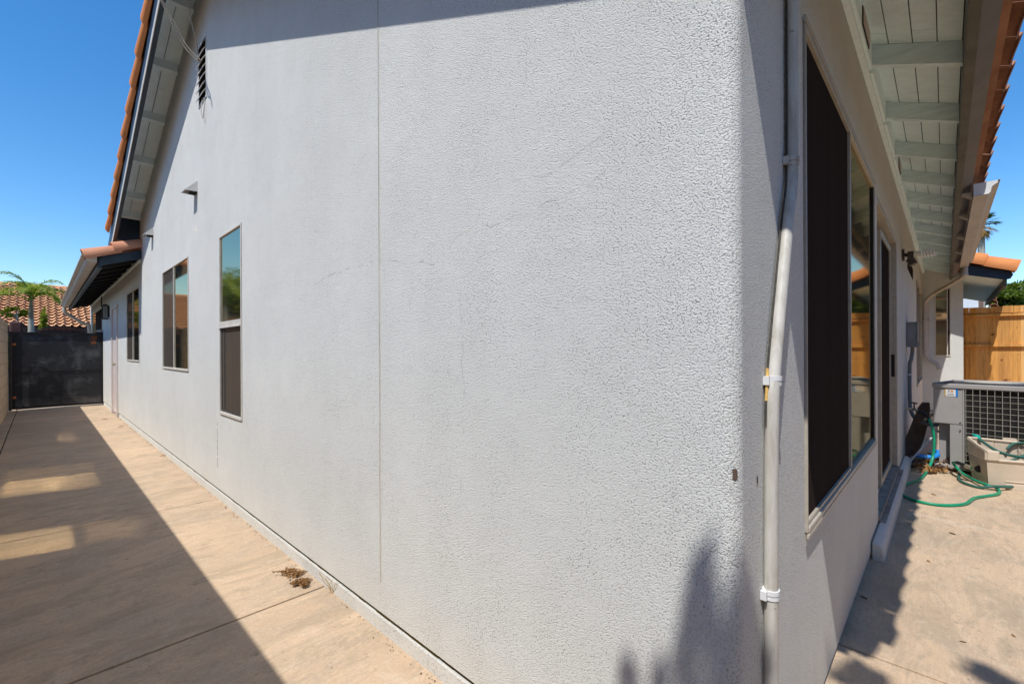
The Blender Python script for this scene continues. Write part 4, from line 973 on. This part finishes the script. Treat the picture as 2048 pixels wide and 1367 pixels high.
# ---------------------------------------------------------------- tub, hoses and the heap by the wall
az2 = math.radians(66); E2 = Vector((-math.cos(math.radians(60)), -math.sin(math.radians(60)), 0)); 
E2 = Vector((.30,-.95,0)).normalized(); D2 = Vector((.95,.30,0)).normalized()       # E2 along its long face to the right, D2 away from us
T0 = Vector((5.66,-.272,0))
tb = thing('storage_tub', T0, 'beige plastic hose tub with a dipped rim, in front of the air conditioner', 'tub')
def tp(e, d, z): return T0+E2*e+D2*d+Z*z
LT, DT = .66, .30
def ring(z, off): return [tp(-off,-off,z), tp(LT+off,-off,z), tp(LT+off,DT+off,z), tp(-off,DT+off,z)]
def wallq(mb, prof):       # prof: list of (z, off); four walls with a dip in the near one
    for (z0,o0),(z1,o1) in zip(prof[:-1], prof[1:]):
        a = ring(z0,o0); b_ = ring(z1,o1)
        for k in range(4): mb.add([a[k],a[(k+1)%4],b_[(k+1)%4],b_[k]], [(0,1,2,3)])
f = MB(); wallq(f, [(0,.0),(.05,.006),(.24,.022),(.243,.034)])
a = ring(.003,-.002); f.add(a, [(0,1,2,3)]); wallq(f, [(.01,-.008),(.24,.012)])
# raised left end and back above the dip line
def up_wall(pts, z1s, th):
    for i in range(len(pts)-1):
        p, q = pts[i], pts[i+1]; dv = (q-p).normalized(); nn = dv.cross(Z)*th
        f.hexa([p, q, q+nn, p+nn, p+Z*z1s[i], q+Z*z1s[i+1], q+nn+Z*z1s[i+1], p+nn+Z*z1s[i]])
a = ring(.241,.020)
up_wall([a[0]+(a[1]-a[0])*.10, a[0]], [.075,.08], -.012)
up_wall([a[0], a[0].lerp(a[3],.5), a[3]], [.08,.10,.135], -.012)
up_wall([a[3], a[3].lerp(a[2],.25), a[3].lerp(a[2],.5), a[3].lerp(a[2],.78), a[2]], [.135,.125,.115,.05,.04], -.012)
f.build('body', 'tub_plastic', tb, bevel=.006)
f = MB(); b2 = ring(.32,.034)
f.tube([a[0]+(a[1]-a[0])*.10+Z*.005, a[0]+(a[1]-a[0])*.10+Z*.075, a[0]+Z*.08, a[0].lerp(a[3],.5)+Z*.10, a[3]+Z*.135, a[3].lerp(a[2],.25)+Z*.125, a[3].lerp(a[2],.5)+Z*.115], .011, 8)
f.tube([a[0]+(a[1]-a[0])*.10+Z*.002, a[1]+Z*.002, a[2]+Z*.002], .013, 8); f.build('rim', 'tub_plastic', tb, smooth=True)
f = MB(); f.obox(tp(.10,-.012,.0), E2, D2, Z, .5, .012, .05); f.obox(tp(.10,-.014,.065), E2, D2, Z, .5, .012, .008); f.build('base_rib', 'tub_plastic', tb, bevel=.003)
f = MB(); f.obox(a[3].lerp(a[2],.33)+Z*.12, E2, D2, Z, .10, .012, .03); f.build('latch_tab', 'tub_plastic', tb, bevel=.003)
f = MB(); hp = tp(-.012,.12,.13); f.tube([hp+Vector((.02,0,0)), hp-E2*.012], .030, 12); f.build('hose_port', 'black_paint', tb, smooth=True)

h1 = thing('garden_hose', (5.0,.2,0), 'bright green garden hose looping from the wall tap across the patio', 'hose')
hp1 = catmull([(6.28,.205,.545),(6.22,.165,.55),(6.15,.12,.51),(6.12,.088,.40),(6.11,.078,.27),(6.08,.09,.12),(5.92,.125,.03),(5.55,.165,.012),(5.30,.235,.012),(5.05,.268,.012),(4.85,.245,.012),(4.745,.175,.012),(4.72,.085,.012),(4.76,-.01,.012),(4.90,-.11,.012),(5.13,-.165,.012),(5.27,-.235,.012),(5.40,-.305,.012),(5.52,-.325,.012),(5.62,-.31,.02),(5.60,-.26,.035),(5.75,-.19,.03),(6.0,-.115,.03),(6.12,-.075,.06),(6.05,-.055,.11),(5.90,-.085,.14),(5.80,-.13,.14),(5.75,-.17,.135)], 7)
MB().tube(hp1, .0115, 9).build('hose_tube', 'hose_green', h1, smooth=True)
f = MB(); f.tube(hp1[:16], .0135, 8); f.build('hose_sleeve', 'black_paint', h1, smooth=True)
f = MB(); f.tube(hp1[-16:-5], .0155, 8, radii=[.0155+.0012*(i%2) for i in range(11)]); f.build('hose_sleeve', 'black_paint', h1)
f = MB(); f.tube(hp1[-7:], .019, 10); f.build('coupling', 'brass', h1, smooth=True)
h2 = thing('garden_hose', (5.6,-.3,0), 'dull dark green hose lying along the foot of the beige tub', 'hose')
hp2 = catmull([(5.93,-.095,.03),(5.80,-.09,.012),(5.67,-.115,.012),(5.60,-.16,.012),(5.56,-.215,.012),(5.56,-.28,.035),(5.60,-.34,.036),(5.70,-.41,.03),(5.80,-.48,.05),(5.85,-.60,.08)], 7)
MB().tube(hp2, .012, 9).build('hose_tube', 'hose_dark', h2, smooth=True)
MB().tube([(5.93,-.095,.03),(5.96,-.092,.045)], .015, 8).build('coupling', 'brass', h2, smooth=True)
h3 = thing('garden_hose', (5.8,-.4,.25), 'dark green hose lying over the rim of the beige tub', 'hose')
MB().tube(catmull([(6.02,-.20,.385),(5.93,-.25,.35),(5.82,-.33,.30),(5.80,-.42,.275),(5.84,-.52,.265),(5.95,-.66,.27)], 7), .012, 9).build('hose_tube', 'hose_dark', h3, smooth=True)
MB().tube([(6.04,-.185,.40),(6.00,-.215,.385),(5.97,-.232,.37)], .014, 8, radii=[.006,.020,.012]).build('nozzle', 'teal_plastic', h3, smooth=True)
h4 = thing('garden_hose', (6.0,-.5,.3), 'dark green hose arching behind the tub against the grille', 'hose')
MB().tube(catmull([(5.98,-.40,.30),(6.02,-.44,.345),(6.05,-.52,.36),(6.05,-.62,.34),(6.0,-.72,.28)], 7), .011, 9).build('hose_tube', 'hose_dark', h4, smooth=True)
MB().tube(catmull([(5.86,-.40,.21),(5.88,-.46,.25),(5.95,-.55,.30),(6.0,-.62,.30)], 7), .011, 9).build('hose_coil', 'hose_dark', h4, smooth=True)
tp_ = thing('wall_tap', (6.4,.31,.55), 'brass garden tap on the patio wall feeding the green hose', 'tap')
f = MB(); f.tube([(6.42,.309,.56),(6.42,.25,.56),(6.38,.225,.56)], .014, 8); f.tube([(6.38,.225,.56),(6.29,.21,.548)], .016, 8); f.build('spout', 'brass', tp_, smooth=True)
f = MB(); f.tube([(6.39,.235,.57),(6.39,.235,.625)], .007, 6); f.tube([(6.39,.21,.625),(6.39,.26,.632)], .008, 6); f.tube([(6.36,.235,.628),(6.42,.235,.628)], .008, 6); f.build('tap_handle', 'bronze', tp_, smooth=True)

bk = thing('palm_bark', (6.5,.2,0), 'long dark brown slab of palm bark leaning on the patio wall', 'bark')
f = MB(); c0 = [Vector((6.45,.285,.03)), Vector((6.50,.24,.22)), Vector((6.56,.19,.42)), Vector((6.60,.165,.56)), Vector((6.62,.150,.62))]; wd = [.06,.075,.065,.05,.03]
for i, (p, q) in enumerate(zip(c0[:-1], c0[1:])):
    s_ = Vector((.15,-1,0)).normalized(); m_ = Vector((-.03,0,0)); 
    f.hexa([p-s_*wd[i], p+s_*wd[i], p+s_*wd[i]-m_, p-s_*wd[i]-m_, q-s_*wd[i+1], q+s_*wd[i+1], q+s_*wd[i+1]-m_, q-s_*wd[i+1]-m_])
f.build('bark_slab', 'bark_brown', bk, smooth=True)
br = thing('metal_bracket', (6.2,.15,.1), 'slim pale metal bracket propped in the heap beside the bark', 'bracket')
f = MB(); f.tube([(6.10,.275,.03),(6.30,.10,.30),(6.34,.065,.36)], .013, 4, flat=.5); f.tube([(6.34,.065,.36),(6.345,.045,.355)], .012, 4); f.build('bar', 'light_metal', br)
f = MB(); f.tube([(6.22,.175,.19),(6.26,.15,.27),(6.29,.13,.27)], .006, 5); f.build('hook', 'light_metal', br, smooth=True)
bl = thing('blue_pad', (6.2,.15,.13), 'bright blue curved plastic handle lying on the heap by the wall', 'tool')
f = MB(); f.tube(catmull([(6.12,.205,.125),(6.12,.15,.12),(6.14,.09,.125),(6.20,.055,.14)], 6), .026, 10, flat=.8); f.build('grip', 'blue_plastic', bl, smooth=True)
f = MB(); [f.tube([Vector((6.10,y,.12))+Vector((math.cos(a)*0,0,0))+Vector((0,.0,0)), (6.09,y,.15)], .004, 4) for a, y in ((0,.19),(0,.13),(0,.09))]; f.tube(catmull([(6.11,.24,.12),(6.08,.26,.07),(6.09,.21,.045),(6.11,.18,.06)], 6), .003, 5); f.build('wire_tie', 'wire_coating', bl)
f = MB(); f.tube([(6.22,.06,.14),(6.28,.05,.17),(6.30,.09,.16)], .012, 6); f.build('grip_loop', 'blue_plastic', bl, smooth=True)
jk = thing('debris_heap', (6.2,.15,0), 'low heap of dark twigs and dead leaves under the blue handle', 'debris'); f = MB(); R = random.Random(4)
for _ in range(36):
    p = Vector((R.uniform(5.95,6.45), R.uniform(-.02,.26), R.uniform(.01,.08))); q = p+Vector((R.uniform(-.12,.12),R.uniform(-.08,.08),R.uniform(-.01,.04))); q.z = max(q.z,.012); f.tube([p, p.lerp(q,.5)+Vector((0,0,.015)), q], .006, 5, radii=[.010,.007,.003])
f.build('twigs', 'bark_brown', jk, kind='stuff'); f = MB(); leaves(f, (6.12,.12,.035), (.28,.15,.035), 90, .05, 77, shell=0); f.build('dead_leaves', 'dry_leaf', jk, kind='stuff')
f = MB(); f.tube(catmull([(6.35,.02,.06),(6.30,-.02,.09),(6.22,-.04,.07)], 5), .03, 8, radii=[.02,.025,.03,.035,.035,.03,.03,.03,.025,.02,.015]); f.build('clod', 'bark_brown', jk, smooth=True)

# ---------------------------------------------------------------- small litter
def leaf(x, y, s, rz, lab, mat='dry_leaf', wall=None):
    o = MB(); c_, s_ = math.cos(rz), math.sin(rz); P_ = []
    for a, b, z in ((-1,0,.002),(-.4,.42,.10),(.4,.35,.16),(1,0,.05),(.4,-.35,.02),(-.4,-.42,.01)): P_.append((x+(a*c_-b*s_)*s, y+(a*s_+b*c_)*s, .002+max(0,z*s)))
    P_.append((x,y,.002+.03*s)); o.add(P_, [(i,(i+1)%6,6) for i in range(6)])
    e = o.build('fallen_leaf', mat); e['label'] = lab; e['category'] = 'leaf'; e['group'] = 'dry leaves scattered on the concrete'
leaf(5.09,.07,.028,.5, 'curled dry leaf inside the loop of the green hose')
leaf(4.10,-.03,.022,1.2, 'dry leaf on the sunny patio below the hose loop')
leaf(3.47,.07,.018,.2, 'thin dry leaf near the shadow edge midway down the patio')
leaf(2.61,-.05,.013,1.9, 'reddish leaf in the lower right of the sunny patio')
leaf(2.81,-.204,.013,.3, 'small dark leaf at the right edge of the patio')
leaf(2.75,.285,.022,.8, 'black leaf in the shade against the patio wall', 'bark_brown')
leaf(.99,6.55,.045,.1, 'brown leaf by the wall base under the wide sliding window')
leaf(.90,9.6,.05,.6, 'brown leaf on the sunlit strip near the side door')
leaf(.80,10.9,.05,.1, 'dark leaf on the sunlit strip closest to the gate')
def sprig(x, y, n, spread, L, mat, lab, seed, upz=.15, az0=0, azr=PI, lf=.012, rad=.0015):
    t = thing('weed', (x,y,0), lab, 'weed'); R = random.Random(seed); f = MB(); g_ = MB()
    for _ in range(n):
        a = az0+R.uniform(-azr,azr); p = Vector((x+R.uniform(-spread,spread),y+R.uniform(-spread,spread),.004)); l_ = L*R.uniform(.5,1)
        q = p+Vector((math.cos(a)*l_, math.sin(a)*l_, upz*l_+.004)); m_ = p.lerp(q,.5)+Vector((R.uniform(-.01,.01),R.uniform(-.01,.01),.01)); f.tube([p,m_,q], rad, 4)
        for k in range(7 if lf else 0):
            c_ = p.lerp(q, R.uniform(.35,1)); leaves(g_, c_, (.012,.012,.006), 3, lf, R.randint(0,9999), shell=0)
    f.build('stems', mat, t)
    if lf: g_.build('leaf_sprays', mat, t)
sprig(.985,2.52,9,.02,.13,'dry_weed','larger clump of dry brown weed growing from the wall base',3,az0=PI*.95,azr=.8)
sprig(.975,2.42,12,.015,.10,'dry_weed','small dense tuft of dry weed just before the slab joint',5,az0=PI*1.2,azr=.5)
sprig(1.005,2.20,10,.012,.07,'straw_weed','straw-coloured dead grass tuft at the slab joint by the wall',8,upz=1.6,lf=0,rad=.001)

R = random.Random(31); g1 = MB()
for _ in range(420):
    y = .5+R.random()**1.6*11; x = R.choice((.992, .998, 1.0))-abs(R.gauss(0,.012)); q = R.uniform(.0015,.005)*(1+.12*y); a = R.uniform(0,PI)
    c_, s_ = math.cos(a)*q, math.sin(a)*q; g1.add([(x-c_,y-s_,.002),(x+s_*.5,y-c_*.5,.003),(x+c_,y+s_,.002+q*.4),(x-s_*.5,y+c_*.5,.005)], [(0,1,2,3)])
for _ in range(260):
    x = R.uniform(-.3,.95); y = R.uniform(1.2,12); q = R.uniform(.0012,.003)*(1+.15*y); a = R.uniform(0,PI)
    c_, s_ = math.cos(a)*q, math.sin(a)*q; g1.add([(x-c_,y-s_,.002),(x+s_*.5,y-c_*.5,.003),(x+c_,y+s_,.002+q*.4),(x-s_*.5,y+c_*.5,.004)], [(0,1,2,3)])
for _ in range(240):
    x = R.uniform(1.9,6.5); y = R.uniform(-.9,.3); q = R.uniform(.0012,.0035); a = R.uniform(0,PI)
    c_, s_ = math.cos(a)*q, math.sin(a)*q; g1.add([(x-c_,y-s_,.002),(x+s_*.5,y-c_*.5,.003),(x+c_,y+s_,.002+q*.4),(x-s_*.5,y+c_*.5,.004)], [(0,1,2,3)])
g1 = g1.build('grit', 'bark_brown'); g1['kind'] = 'stuff'; g1['label'] = 'fine grit and leaf crumbs along the wall foot and over the concrete'; g1['category'] = 'grit'
